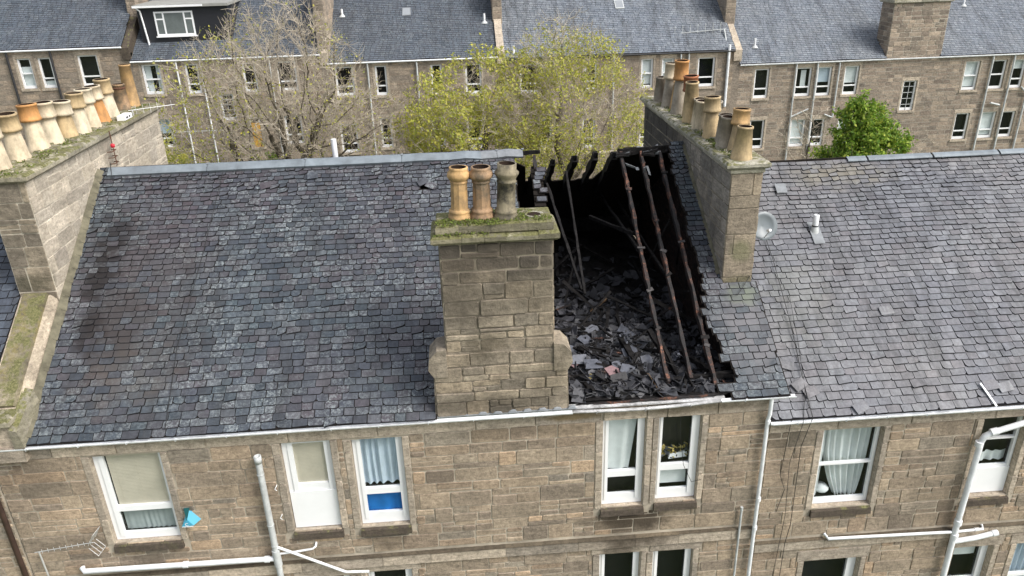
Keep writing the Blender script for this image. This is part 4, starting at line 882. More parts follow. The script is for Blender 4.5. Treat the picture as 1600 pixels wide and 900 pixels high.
# ================================================================ LEFT NEIGHBOUR
B3=empty('tenement_building',(-15,5.5,0),'tenement at far left edge with blue slate roof beside the mossy skew','building')
r3=random.Random(41); mb=MB()
blocks(mb,courses(-20,-9.54,2.8,9.9,r3,(.2,.34),(.3,.8),.3),Vector((0,0,0)),X_,Z_,-Y_,STN,r3); mb.box(-20,-9.52,.0,11.4,0,9.9,MORT); mb.build('wall',B3)
mbs,_=slate_roof(Vector((-20,-.12,9.92)),X_,vv,nrm,20-9.50,L1,SLN,r3,lambda u,s_: u>6.2 or s_>0,w0=.3,w1=.26,e0=.2,e1=.17); mbs.build('slate_roof',B3)
zr=9.92+(RY+.12)*math.tan(TH); mb=MB(); mb.poly([(-20,RY,zr),(-9.5,RY,zr),(-9.5,11.5,9.9),(-20,11.5,9.9)],SLN); mb.build('rear_slope',B3)
mb=MB(); mb.tube([(-20,-.3,9.86),(-9.42,-.3,9.86)],.055,PIPEG,10); mb.build('gutter',B3)
pipe(B3,[(-9.75,-.2,9.8),(-9.6,-.1,9.2),(-9.6,-.09,.1)],.055,PIPEBR)

# ================================================================ things on and in the near houses
def curtain(x0,x1,z0,z1,y,mat,lab,waves=6,amp=.025,shape=None,rng=random):
    mb=MB(); nx,nz=60,10; vs_=[]
    for j in range(nz+1):
        for i in range(nx+1):
            t=i/nx; q=j/nz; xa,xb=(shape(q) if shape else (x0,x1)); x=xa+(xb-xa)*t
            vs_.append((x,y+amp*math.sin(t*waves*2*PI+.6*math.sin(q*3)+1.3*math.sin(t*5+waves))*(.7+.5*math.sin(t*9+waves))+amp*.5*math.sin(t*waves*4.7),z0+(z1-z0)*q+(.008*math.sin(t*waves*2*PI+1) if j==0 else 0)))
    mb.add(vs_,[(j*(nx+1)+i,j*(nx+1)+i+1,(j+1)*(nx+1)+i+1,(j+1)*(nx+1)+i) for j in range(nz) for i in range(nx)],mat,True)
    return tag(mb.build('curtain'),lab,'curtain')
def blind(x0,x1,z0,z1,y,mat,lab,st=.035):
    mb=MB(); z=z0
    while z<z1: mb.hexa([(x0,y,z),(x1,y,z),(x1,y+.02,z+.006),(x0,y+.02,z+.006),(x0,y+.001,z+.0032+st*.8),(x1,y+.001,z+.0032+st*.8),(x1,y+.018,z+st*.86),(x0,y+.018,z+st*.86)],mat); z+=st
    for x in (x0+.12,(x0+x1)/2,x1-.12): mb.box(x-.003,x+.003,y-.004,y-.002,z0,z1,mat)
    mb.box(x0,x1,y-.005,y+.025,z0-.03,z0-.003,mat)
    return tag(mb.build('venetian_blind'),lab,'blind')
blind(-7.43,-6.36,7.9,9.14,.152,BLINDM,'wide beige slatted blind drawn down in the leftmost big window'); 
curtain(-7.45,-6.34,7.15,7.72,.24,cloth('grey_lace',(.36,.40,.40)),'grey lace strip behind the low pane of the leftmost window',10,.01)
blind(-3.78,-3.06,8.1,9.12,.152,BLINDM,'small beige blind in the window above a white panel')
curtain(-2.42,-1.6,7.93,9.18,.20,GREYC,'grey-blue gathered curtain in the window with a blue lower pane',5,.04)
curtain(-2.42,-1.6,7.15,7.76,.2,BLUEC,'bright blue cloth behind the low pane under the grey-blue curtain',2,.02)
curtain(2.7,3.4,7.85,9.24,.21,NET,'plain white curtain drawn in the window below the burnt roof edge',1.5,.02,lambda q:(2.7,3.22+.16*q))
curtain(7.4,8.6,6.62,8.6,.32,NET,'pale grey tied-back curtain in the big sash window right of the downpipe',7,.05,lambda q:(7.56+.42*(1-q)**2.2,8.62-.12*(1-q)**3))
curtain(7.4,7.58,6.7,8.6,.30,NET,'narrow pale curtain strip at the left side of the big sash window',1.5,.04)
curtain(11.0,11.85,7.3,7.55,.3,NET,'pale cloth on the sill of the window beside the thick white pipe',3,.03)
curtain(12.62,13.35,3.2,5.0,.3,GREYC,'grey curtain in the lowest window at the right corner',4,.04)
curtain(12.85,13.55,6.8,8.6,.3,NET,'white curtain in the window at the right edge of the photo',4,.03)
curtain(11.06,11.75,4.55,5.02,.28,NET,'pale roller shade at the top of the lower window under the pipe stub',1,.005)
mb=MB()
for i in range(90):
    x=ru.uniform(3.85,4.52); tossed(mb,(x,.26+ru.uniform(0,.1),8.02+ru.uniform(0,.26)),ru.uniform(.04,.14),.07,.02,randrot(ru,1),ru.choice([YFOAM,YFOAM,YFOAM,pale,SARK]),ru)
tag(mb.build('fallen_insulation'),'yellow insulation and plaster debris heaped inside the open window under the hole','debris')
mb=MB(); mb.hexa([(4.1,.24,7.98),(4.5,.26,8.0),(4.5,.3,8.0),(4.1,.3,7.98),(4.12,.24,8.10),(4.5,.26,8.14),(4.5,.3,8.14),(4.12,.3,8.1)],WHITE); tag(mb.build('broken_panel'),'white broken board lying behind the glass below yellow debris','board')
mb=MB(); mb.box(3.88,4.5,.24,.26,7.35,7.78,NET); tag(mb.build('white_sheet'),'dirty white sheet behind the low pane under the debris','sheet')
# clothing airer / pillow on right sill
mb=MB(); mb.lathe((7.72,.42,6.72),[(.001,-.04),(.16,0),(.18,.06),(.1,.14),(.001,.16)],NET,12); tag(mb.build('pillow'),'cream pillow on the sill behind the tied-back curtain','pillow')
# alarm box
mb=MB(); a=Vector((-6.12,-.04,7.42)); 
T=[(-6.24,-.03,7.42),(-5.88,-.03,7.46),(-6.0,-.03,7.76)]; 
t0=(-6.18,-.14,7.40);t1=(-5.93,-.14,7.43);t2=(-6.05,-.13,7.60); q=[(-6.16,-.02,7.38),(-5.84,-.02,7.50),(-6.03,-.02,7.80)]
q=[(-6.20,-.0,7.36),(-5.80,-.0,7.48),(-6.02,-.0,7.78)]
mb.poly([t0,t1,t2],CYAN); mb.poly([t0,t2,q[2],q[0]],CYAN); mb.poly([t1,q[1],q[2],t2],CYAN); mb.poly([t0,q[0],q[1],t1],LWHITE)
mb.hexa([(-6.05,-.142,7.57),(-6.04,-.142,7.57),(-6.04,-.13,7.58),(-6.05,-.13,7.58),(-6.10,-.03,7.79),(-5.98,-.03,7.79),(-5.98,0,7.8),(-6.1,0,7.8)],TEAL)
ab=mb.build('alarm_box'); tag(ab,'teal and light blue burglar alarm box marked with a white C','alarm box')
mb=MB(); 
def arc(cx,cz,y,r0,r1,a0,a1,n=12):
    for i in range(n):
        x=[a0+(a1-a0)*(i+k)/n for k in (0,1)]
        mb.poly([(cx+r0*math.cos(x[0]),y,cz+r0*math.sin(x[0])),(cx+r1*math.cos(x[0]),y,cz+r1*math.sin(x[0])),(cx+r1*math.cos(x[1]),y,cz+r1*math.sin(x[1])),(cx+r0*math.cos(x[1]),y,cz+r0*math.sin(x[1]))],LWHITE)
arc(-6.055,7.465,-.1445,.026,.042,R(50),R(310)); mb.build('printed_letter',ab)
mb=MB(); mb.box(-6.17,-5.94,-.145,-.141,7.40,7.418,LWHITE); mb.build('label_strip',ab)
# TV aerials
def aerial(base,top,boomdir,L,n,lab,mat=ALU,el=.22,rad=.008,refl=True,eld=Z_):
    a=empty('tv_aerial',base,lab,'aerial'); base=Vector(base); top=Vector(top); d=Vector(boomdir).normalized()
    if (top-base).length>.05:
        m=MB(); m.tube([base,top],rad*2.2,mat,8); m.build('mast',a)
    m=MB(); m.tube([top-d*.1,top+d*L],rad*1.2,mat,6); m.build('boom',a)
    m=MB(); 
    for i in range(n): c=top+d*(L*(i+.5)/n); m.tube([c-eld*el/2,c+eld*el/2],rad*.8,mat,5)
    m.build('elements',a)
    if refl:
        m=MB(); s_=d.cross(eld).normalized(); c=top+d*(L*.98)
        for sg in (-1,1):
            for k in range(4): m.tube([c+eld*sg*.03+s_*(-.14+.09*k),c+eld*sg*.26+d*.16+s_*(-.14+.09*k)],rad*.8,mat,5)
            m.tube([c+eld*sg*.26+d*.16-s_*.14,c+eld*sg*.26+d*.16+s_*.14],rad*.8,mat,5)
        m.build('reflector',a)
    return a
aerial((-9.12,-.12,5.6),(-9.15,-.12,7.02),(1,-.12,.22),1.25,9,'silver TV aerial with mesh reflector on a short pole beside the brown pipe',el=.1)
aerial((-8.7,8.3,14.2),(-8.7,8.3,14.45),(.75,.5,.0),1.1,6,'white TV aerial behind the left chimney pots',el=.25,refl=False)
aerial((15.15,30.2,12.6),(15.15,31.0,13.6),(-1,.05,-.06),3.0,7,'TV aerial lying across the far roof above the orange pot',mat=PIPEG,el=.8,rad=.02,refl=False)
aerial((-12.6,29.6,8.9),(-12.6,29.4,9.5),(-1,0,0),3.0,8,'white TV aerial in front of the far wall left of the bare tree',el=.6,rad=.018,refl=False)
# satellite dish on the right stack
sd_=empty('satellite_dish',(6.36,3.7,12.2),'grey round satellite dish fixed to the right side of the right stack','satellite dish')
def dish(root,c,rr_,dirv):
    d=Vector(dirv).normalized(); rot=d.to_track_quat('Z','Y').to_matrix(); m=MB()
    m.lathe(c,[(.001,0),(rr_*.4,.02),(rr_*.75,.06),(rr_,.12),(rr_,.13),(rr_*.75,.075),(rr_*.4,.035),(.001,.015)],DISHM,24,tilt=rot); m.build('reflector',root)
    m=MB(); e=Vector(c)+d*.42+Vector((0,0,-.12)); m.tube([Vector(c)+rot@Vector((0,-rr_*.8,.08)),e],.012,PIPEG,6); m.tube([e,e-d*.12],.035,PIPEW,10); m.build('receiver_arm',root)
    m=MB(); m.tube([Vector(c),Vector(c)-d*.1,Vector(c)+Vector((-.4,0,-.05))],.02,PIPEG,8); m.build('bracket',root)
dish(sd_,(6.84,3.2,12.10),.33,(.12,-.85,.35))
lb=empty('dish_receiver',(6.75,4.6,12.7),'white dish receiver on a red cable poking out beside the right stack','receiver')
m=MB(); m.tube([(6.4,4.2,12.75),(6.95,4.4,12.95)],.012,RUST,6); m.build('arm',lb); m=MB(); m.tube([(6.95,4.4,12.98),(7.05,4.35,12.86)],.05,PIPEW,10); m.build('cap',lb)
sm=empty('satellite_dish',(6.4,4.5,13.1),'small pale dish edge showing high behind the right stack','satellite dish'); dish(sm,(6.6,3.9,13.0),.22,(.6,-.7,.3))
m=MB(); c=rp2(7.95,4.95,.09); m.hexa([c+Vector((-.13,-.11,-.08)),c+Vector((.13,-.11,-.08)),c+Vector((.15,.12,.08)),c+Vector((-.13,.12,.08)),c+Vector((-.13,-.11,-.06)),c+Vector((.13,-.11,-.06)),c+Vector((.15,.12,.10)),c+Vector((-.13,.12,.10))],LEAD); tag(m.build('loose_board'),'square grey slab lying on the right roof below the ridge','board')
m=MB(); m.beam((10.78,.25,9.38),(10.93,-.18,9.06),.04,.02,PIPEW,0,ru,1); tag(m.build('loose_batten'),'white strip of trim sticking out over the right gutter','trim')
# red reflector lamp and bracket on left stack
rl_=empty('wall_bracket',(-8.7,6.4,13.6),'rusty bracket with a red knob on the side of the left stack','bracket')
m=MB(); 
for z in (13.5,13.65,13.8): m.tube([(-8.72,6.3,z),(-8.6,6.3,z),(-8.6,6.55,z),(-8.72,6.55,z)],.012,RUST,5)
m.tube([(-8.6,6.42,13.45),(-8.6,6.42,14.3)],.012,RUST,6); m.build('frame',rl_); m=MB(); m.lathe((-8.6,6.42,13.93),[(.001,-.06),(.05,-.04),(.055,.03),(.001,.06)],REDP,10); m.build('red_knob',rl_)
m=MB(); m.box(-8.85,-8.65,7.6,8.1,LT+.18,LT+.30,WHITE); m.box(-8.648,-8.64,7.7,7.8,LT+.22,LT+.26,CABLE); m.box(-8.648,-8.64,7.88,7.95,LT+.22,LT+.26,CABLE); tag(m.build('junction_box'),'small white junction box on the left stack coping','box')
def cable(pts,rad,lab,mat=CABLE,name='cable'):
    m=MB(); m.tube(pts,rad,mat,5); return tag(m.build(name),lab,'cable','cables running over the roofs')
cable([rp(-8.5,5.9,.1),(-8.3,5.3,13.35),rp(-7.3,5.45,.06),rp(-6.0,5.35,.07),rp(-5.6,5.4,.05)],.008,'black cable sagging along the ridge at the left end')
cable([rp(-5.75,5.5,.09),rp(-5.9,3.5,.08),rp(-6.1,1.5,.08),rp(-6.05,.0,.08)],.007,'thin cable running down the slates left of centre')
cable([rp2(7.15,4.6,.09),rp2(7.18,3.2,.09),rp2(7.12,1.8,.09),rp2(7.0,.6,.09),(6.95,-.2,9.1),(6.85,-.09,8.3),(6.88,-.09,6.2),(6.8,-.12,5.7),(6.8,-.09,3.5)],.008,'thick black cable running down the right roof and wall')
cable([rp2(7.3,2.4,.09),rp2(7.16,1.4,.09),rp2(6.98,.4,.09),(6.75,-.22,9.0),(6.65,-.09,7.9),(6.72,-.1,6.5),(6.6,-.1,4)],.006,'thin black cable looping beside the thick one on the wall')
cable([(6.55,-.1,9.0),(6.48,-.09,7.6),(6.62,-.1,7.2),(6.5,-.1,6.6)],.007,'short looped black cable near the right downpipe')
cable([rp(6.3,2.3,.09),rp(5.9,1.9,.09),rp(5.5,1.95,.09)],.007,'wire stretched over mossy slates below the right stack')
cable([(4.25,.05,9.5),(4.22,-.03,8.9),(4.35,-.03,8.0),(4.55,-.04,7.55),(4.75,-.05,7.6)],.006,'thin wire dangling in front of the window under the hole')
def wallhook(x,z):
    m=MB(); m.tube([(x,-.0,z),(x,-.06,z),(x-.04,-.06,z-.06),(x,-.06,z-.1)],.008,WHITE,5); return m
for x,z,lab in ((-4.15,8.2,'upper white hook on the wall right of the open soil pipe'),(-4.15,7.45,'lower white hook on the wall right of the open soil pipe')): tag(wallhook(x,z).build('wall_hook'),lab,'hook','hooks beside the soil pipe')
# small weed by left gutter end, grass tufts
def shrub(name,c,rad,n,mat,lab,cat,rng,sz=.03,zs=1.):
    m=MB()
    for i in range(n):
        d=Vector((rng.gauss(0,1),rng.gauss(0,1),rng.gauss(0,1))).normalized()*rad*rng.random()**.5; d.z=abs(d.z)*zs; q=Vector(c)+d; s_=sz*rng.uniform(.6,1.4); u=Vector((rng.gauss(0,1),rng.gauss(0,1),rng.gauss(0,1))).normalized(); v=u.orthogonal()
        m.poly([q-u*s_,q+v*s_*.5,q+u*s_,q-v*s_*.5],mat)
    return tag(m.build(name),lab,cat)
shrub('weed',(-9.35,-.12,9.45),.14,260,LEAFS,'small green weed growing at the left end of the gutter','weed',ru)
# rear vent pipe above ridge, seen behind
m=MB(); m.tube([(-3.28,7.0,12.2),(-3.28,7.0,13.72)],.07,PIPEW,12); m.build('vent_pipe',B1)

# ================================================================ FAR TERRACE
YF=30.; TF=R(34)
def far_building(x0,x1,ez,wins,seed,slm,stm,mrt,label,zb=3.0,extra=None,blk=(.2,.3),rwid=(.3,.7)):
    rg=random.Random(seed); b=empty('tenement_building',((x0+x1)/2,YF+5.5,zb),label,'building')
    hs_=[(a,c,z0,z1) for (a,c,z0,z1,*_) in wins]
    mb=MB()
    low=[]
    holes_=[(a,c,z0-YF,z1-YF) for a,c,z0,z1 in hs_]
    ws=MB(); wall_sheet(ws,x0,x1,zb,ez,hs_,YF,.16,mrt,DRESS)
    zones=[(a-.12,c+.12,z0-.15,z1+.2) for a,c,z0,z1 in hs_]
    rects=cutholes(courses(x0,x1,max(zb,5.2),ez-.02,rg,blk,rwid,.2),zones)
    O=Vector((0,YF,0))
    for (a,c,z0,z1) in rects:
        if c-a<.05 or z1-z0<.05: continue
        g_=.014; h_=rg.uniform(.006,.02)
        ws.poly([(a+g_,YF-h_,z0+g_),(c-g_,YF-h_,z0+g_),(c-g_,YF-h_,z1-g_),(a+g_,YF-h_,z1-g_)],stm)
    for (a,c,z0,z1) in hs_:
        for q in ((a-.12,a,z0,z1),(c,c+.12,z0,z1),(a-.12,c+.12,z1,z1+.2)): ws.box(q[0]+.004,q[1]-.004,YF-.02,YF,q[2]+.003,q[3]-.003,DRESS)
    ws.box(x0,x1,YF+.5,YF+11.5,zb-1,ez-.3,mrt)
    ws.build('wall',b)
    v2=Vector((0,math.cos(TF),math.sin(TF))); n2=Vector((0,-math.sin(TF),math.cos(TF))); L=6.0/math.cos(TF)
    mbs,_=slate_roof(Vector((x0-.02,YF-.1,ez+.02)),X_,v2,n2,x1-x0+.04,L,slm,rg,extra and extra.get('keep'),w0=.25,w1=.25,e0=.155,e1=.155,simple=True,rough=.7)
    mbs.build('slate_roof',b)
    rz=ez+.02+6.0*math.tan(TF); m=MB(); m.poly([(x0,YF+5.9,rz),(x1,YF+5.9,rz),(x1,YF+11.8,ez),(x0,YF+11.8,ez)],slm); m.build('rear_slope',b)
    m=MB(); m.tube([(x0,YF-.16,ez-.03),(x1,YF-.16,ez-.03)],.05,(extra or {}).get('gut',PIPEW),6); m.build('gutter',b)
    for w_ in wins:
        a,c,z0,z1=w_[:4]; st=w_[4] if len(w_)>4 else 't'
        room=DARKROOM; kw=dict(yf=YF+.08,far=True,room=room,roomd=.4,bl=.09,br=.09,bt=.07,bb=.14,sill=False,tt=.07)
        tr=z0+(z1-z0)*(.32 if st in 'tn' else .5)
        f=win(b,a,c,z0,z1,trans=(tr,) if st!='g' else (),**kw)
        m=MB(); m.box(a-.1,c+.1,YF-.07,YF+.06,z0-.12,z0,DRESS); m.build('sill',f)
        if st=='g':
            m=MB()
            for i in range(4): m.box(a+.06,c-.06,YF+.06,YF+.078,z0+(z1-z0)*(i+1)/5-.015,z0+(z1-z0)*(i+1)/5+.015,PIPEG)
            m.box((a+c)/2-.012,(a+c)/2+.012,YF+.055,YF+.075,z0,z1,PIPEG); m.build('grid_bars',f)
    return b
FA=far_building(-34,-17.35,13.96,[(-22.86,-22.15,12.0,13.55,'s'),(-21.8,-21.12,12.0,13.55,'t'),(-19.77,-18.75,12.0,13.6,'t'),(-26.5,-25.6,12,13.55,'t'),(-22.86,-22.15,8.8,10.3,'t'),(-19.7,-18.7,8.8,10.3,'t')],1,SLF,FARST,FARMORT,'far left terrace house with dark slates and black downpipes')
FB=far_building(-17.05,-7.2,13.2,[(-16.62,-15.67,11.45,13.0,'s'),(-14.39,-13.7,11.4,12.95,'t'),(-11.41,-10.7,11.35,12.9,'t'),(-9.59,-8.57,11.35,12.9,'t'),(-16.61,-15.7,8.56,10.1,'t'),(-12.87,-12.12,9.9,11.3,'g'),(-11.48,-10.89,8.36,10.0,'s'),(-9.6,-8.66,8.45,10.0,'t')],2,SLF,FARST,FARMORT,'far terrace house with a black box dormer behind the bare tree')
FC=far_building(-6.85,2.3,12.72,[(-6.54,-5.55,10.95,12.5,'t'),(-4.39,-3.77,10.9,12.48,'t'),(-1.37,-.78,10.85,12.43,'t'),(.5,1.38,10.78,12.39,'t'),(-6.62,-5.67,7.8,9.42,'t'),(-4.38,-3.74,8,9.65,'t'),(-1.49,-.81,7.82,9.45,'t'),(.45,1.35,7.73,9.36,'t')],3,SLF,FARST,FARMORT,'far terrace house half hidden behind the bare tree and the yellow-green tree')
FD=far_building(2.65,15.5,12.58,[(3.5,4.59,10.7,12.28,'t'),(7.1,7.78,10.7,12.24,'t'),(10.27,10.95,10.7,12.29,'s'),(11.43,12.11,10.7,12.28,'s'),(13.47,14.45,10.65,12.24,'t'),(4.62,5.24,7.5,9.2,'t'),(7.01,7.74,7.45,9.1,'t'),(10.3,11.0,7.4,9.0,'t')],4,SLF2,FARST,FARMORT,'far terrace house with pale slates behind the yellow-green tree',extra=dict(gut=PIPEB))
FE=far_building(15.85,40,11.78,[(16.78,17.63,9.86,11.49,'t'),(19.18,20.1,9.87,11.47,'t'),(20.42,21.27,9.85,11.47,'t'),(22.01,22.86,9.86,11.46,'t'),(25.6,26.42,8.8,10.5,'g'),(29.12,30.0,9.82,11.44,'s'),(30.68,31.59,9.83,11.45,'s'),(31.91,32.75,9.83,11.44,'t'),
 (16.78,17.66,6.95,8.62,'t'),(19.22,20.1,6.95,8.55,'t'),(20.42,21.25,6.96,8.53,'t'),(22.05,22.82,6.95,8.54,'t'),(29.16,30.01,6.94,8.49,'t'),(30.76,31.65,6.94,8.5,'t'),(31.96,32.83,6.96,8.48,'t')],5,SLF2,FARST2,FARMORT2,'far right terrace house with a broad rubble chimney gable',extra=dict(keep=lambda u,s_: not(24.3<u+15.83<27.55 and s_<1.6),gut=PIPEG),blk=(.18,.28),rwid=(.3,.75))
# far chimney gable and party stacks
rf=random.Random(8)
def far_stack(parent,x0,x1,y0,y1,zb,zt,mat,mrt,cap=True,big=False):
    m=MB(); m.box(x0,x1,y0,y1,zb,zt,mrt)
    blocks(m,courses(x0,x1,zb,zt,rf,(.18,.28),(.3,.7),.2),Vector((0,y0,0)),X_,Z_,-Y_,mat,rf,gap=.012)
    for sx,NX in ((x0,-X_),(x1,X_)): blocks(m,courses(y0,y1,zb,zt,rf,(.2,.3),(.3,.8),.1),Vector((sx,0,0)),Y_,Z_,NX,mat,rf)
    o=m.build('chimney_stack',parent)
    if cap: m=MB(); bevbox(m,x0-.12,x1+.12,y0-.12,y1+.12,zt,zt+.2,COPE,.04,4,rf); m.build('coping',o)
    return o
o=far_stack(FE,24.3,27.5,YF-.02,YF+1.3,11.7,14.72,FARST2,FARMORT2)
for i in range(5): chimney_pot(o,24.8+i*.55,YF+.6,14.92,.8,'plain',P_BUFF,rf)
def far_skew(parent,x0,x1,ez,ys,top):
    m=MB(); t=math.tan(TF)
    m.hexa([(x0,YF-.12,ez-.3),(x1,YF-.12,ez-.3),(x1,YF+6,ez+6*t-.3),(x0,YF+6,ez+6*t-.3),(x0,YF-.12,ez+.3),(x1,YF-.12,ez+.3),(x1,YF+6,ez+6*t+.3),(x0,YF+6,ez+6*t+.3)],SILL if x0<-10 else DRESS)
    m.box(x0,x1,YF-.01,YF+.4,3,ez+.02,FARST); m.build('skew',parent)
    o=far_stack(parent,x0-.05,x1+.05,YF+ys,YF+9,ez,top,FARST,FARMORT)
    for i in range(6): chimney_pot(o,(x0+x1)/2,YF+ys+.6+i*.8,top+.2,.8,'plain',P_BUFF,rf)
far_skew(FB,-17.4,-17.0,13.6,2.0,17.6); far_skew(FC,-7.25,-6.80,12.95,.15,16.8); far_skew(FD,2.27,2.68,12.65,2.2,16.5); far_skew(FD,15.45,15.9,12.3,1.7,16.3)
# dormer
m=MB(); dx0,dx1=-16.6,-11.9; dy0=YF+1.0; dzb,dzt=13.85,15.75
dz=lambda y:13.2+(y-YF)*math.tan(TF)
m.poly([(dx0,dy0,dzb),(dx1,dy0,dzb),(dx1,dy0,dzt),(dx0,dy0,dzt)],BLACKCL); m.poly([(dx0,dy0,dzb),(dx0,dy0,dzt),(dx0,dy0+3.2,dzt+.1),(dx0,dy0+3.0,dzt)],BLACKCL); m.poly([(dx1,dy0,dzb),(dx1,dy0+3.0,dzt),(dx1,dy0+3.2,dzt+.1),(dx1,dy0,dzt)],BLACKCL)
DM=m.build('dormer',FB)
m=MB(); m.hexa([(dx0-.1,dy0-.25,dzt),(dx1+.1,dy0-.25,dzt),(dx1+.1,dy0+3.3,dzt+.1),(dx0-.1,dy0+3.3,dzt+.1),(dx0-.1,dy0-.25,dzt+.14),(dx1+.1,dy0-.25,dzt+.14),(dx1+.1,dy0+3.3,dzt+.24),(dx0-.1,dy0+3.3,dzt+.24)],FELT); m.box(dx0-.1,dx1-1.2,dy0-.30,dy0-.251,dzt+.02,dzt+.12,WHITE); m.build('dormer_roof',DM)
m=MB(); wx0,wx1,wz0,wz1=-15.75,-13.75,14.32,15.55; y=dy0-.05
m.box(wx0,wx1,y,y+.049,wz0,wz0+.1,WHITE); m.box(wx0,wx1,y,y+.049,wz1-.08,wz1,WHITE)
for x in (wx0,wx0+.42,wx1-.5,wx1-.08): m.box(x,x+.08,y-.002,y+.047,wz0+.1,wz1-.08,WHITE)
m.box(wx0+.08,wx0+.42,y-.004,y+.04,wz1-.42,wz1-.35,WHITE); m.box(wx1-.42,wx1-.08,y-.004,y+.04,wz1-.42,wz1-.35,WHITE); m.box(wx0-.05,wx1+.1,y-.08,y-.001,wz0-.06,wz0,WHITE); m.build('window_frame',DM)
m=MB(); m.poly([(wx0+.05,y+.02,wz0+.05),(wx1-.05,y+.02,wz0+.05),(wx1-.05,y+.02,wz1-.05),(wx0+.05,y+.02,wz1-.05)],SKYGL if False else plain('dormer_glass',(.14,.16,.16),.12,.2,2,bmp=0)); m.build('pane',DM)
m=MB(); m.tube([(dx0+.05,dy0-.28,dzt+.05),(dx0+.2,dy0-.1,dzt-.15),(dx0+.35,dy0-.1,dzb-.1)],.05,WHITE,8); m.build('downpipe',DM)
# skylights and vents on far roofs
def fpt(x,yy_,ez,n_): 
    return Vector((x,YF-.1,ez+.02))+Vector((0,math.cos(TF),math.sin(TF)))*((yy_-YF+.1)/math.cos(TF))+Vector((0,-math.sin(TF),math.cos(TF)))*n_
def skylight(parent,x,y,ez,w_,l_,fm):
    m=MB(); q=[fpt(x-w_,y-l_,ez,.02),fpt(x+w_,y-l_,ez,.02),fpt(x+w_,y+l_,ez,.02),fpt(x-w_,y+l_,ez,.02),fpt(x-w_,y-l_,ez,.1),fpt(x+w_,y-l_,ez,.1),fpt(x+w_,y+l_,ez,.1),fpt(x-w_,y+l_,ez,.1)]; m.hexa(q,fm); o=m.build('skylight',parent)
    m=MB(); k=.82; m.poly([fpt(x-w_*k,y-l_*k,ez,.105),fpt(x+w_*k,y-l_*k,ez,.105),fpt(x+w_*k,y+l_*k,ez,.105),fpt(x-w_*k,y+l_*k,ez,.105)],SKYGL); m.build('pane',o)
skylight(FB,-12.55,31.8,13.2,.25,.3,LEAD); skylight(FC,-2.6,33.1,12.72,.24,.28,LEAD); skylight(FD,9.6,33.3,12.58,.26,.32,PIPEG); skylight(FA,-26.0,32.9,13.96,.5,.4,LEAD)
def fvent(parent,x,y,ez,h_=.4):
    m=MB(); c=fpt(x,y,ez,0); m.tube([c,c+Vector((0,0,h_))],.06,PIPEW,8); m.lathe(c,[(.2,-.02),(.08,.12)],PIPEG,10); m.build('vent_pipe',parent)
fvent(FE,17.0,31.0,11.78,.5); fvent(FC,1.75,32.2,12.72,.5); fvent(FC,-6.2,33.0,12.72,.4); fvent(FB,-12.2,33.0,13.2,.5); fvent(FE,30.5,33.4,11.78,.5); fvent(FD,3.2,30.2,12.3,.7)
for par,x,z0,z1,r_,mt in ((FA,-23.2,3,14,.06,PIPEB),(FA,-21.0,3,14,.06,PIPEB),(FB,-14.75,3,13.1,.045,PIPEW),(FB,-13.5,3,13.1,.04,PIPEW),(FB,-9.9,3,13.1,.04,PIPEG),(FC,-4.75,3,12.65,.05,PIPEG),(FC,-2.1,3,12.65,.05,PIPEG),(FD,15.15,9.5,12.9,.08,PIPEW),(FD,12.45,9,12.6,.05,PIPEG),(FD,12.9,9,12.6,.05,PIPEG),(FE,19.1,3,11.75,.05,PIPEG),(FE,20.33,3,11.75,.055,PIPEG),(FE,21.6,8.6,11.75,.05,PIPEG),(FE,30.62,3,11.75,.055,PIPEG),(FE,31.9,3,11.75,.055,PIPEG),(FE,33.1,3,9.5,.055,PIPEG),(FD,8.7,3,12.5,.05,PIPEG)):
    dx=-.12 if z1<11 else 0
    pipe(par,[(x-.0,YF-.12,z1),(x,YF-.1,z0)],r_,mt,n=7)
pipe(FE,[(19.15,YF-.1,8.75),(20.1,YF-.1,9.15)],.05,PIPEG,'branch_pipe',n=7); pipe(FE,[(31.6,YF-.15,8.9),(31.0,YF-.15,9.05)],.06,PIPEG,'branch_pipe',n=7); pipe(FE,[(33.1,YF-.12,9.5),(32.7,YF-.12,9.9)],.05,PIPEG,'branch_pipe',n=7); pipe(FE,[(21.6,YF-.1,8.6),(21.1,YF-.1,8.8)],.05,PIPEG,'branch_pipe',n=7)
m=MB(); m.box(-11.4,-10.95,29.9+.1,30.1,8.3,9.7,DOORY); m.build('door',FB)
# pale curtains behind far windows
FCUR=[((-22.8,-22.2,12.1,13.1),'net curtain in the leftmost window of the far left house'),((-21.72,-21.2,12.1,12.35),'low white blind in the second window of the far left house'),((-16.55,-16.2,11.5,12.9),'left white curtain in the far window below the black dormer'),((-15.95,-15.72,11.5,12.9),'right white curtain in the far window below the black dormer'),((-16.5,-15.8,9.3,10.0),'grey-blue shade in the far second-floor window left of the bare tree'),((19.55,19.85,10.3,11.3),'narrow white curtain in the first of three far windows right of the pots'),((20.5,21.2,10.6,11.4),'grey shade in the middle of three far windows right of the pots'),((22.1,22.8,10.5,11.4),'white net in the right of three far windows right of the pots'),((29.2,29.95,10.0,11.35),'full white curtain in the far window right of the chimney gable'),((32.0,32.7,10.9,11.35),'short white pelmet in the top far window at the right edge'),((30.82,31.6,7.1,8.42),'white blind filling the far lower window between two downpipes'),((19.3,20.05,7.1,8.5),'net curtain in the far lower window left of the evergreen bush'),((22.1,22.75,7.1,8.4),'pale curtain in the far lower window behind the evergreen bush'),((10.35,10.9,10.9,12.2),'white shutter blind in the far window left of the chimney pots'),((11.5,12.05,10.9,12.2),'pale blind in the far window just behind the left chimney pots')]
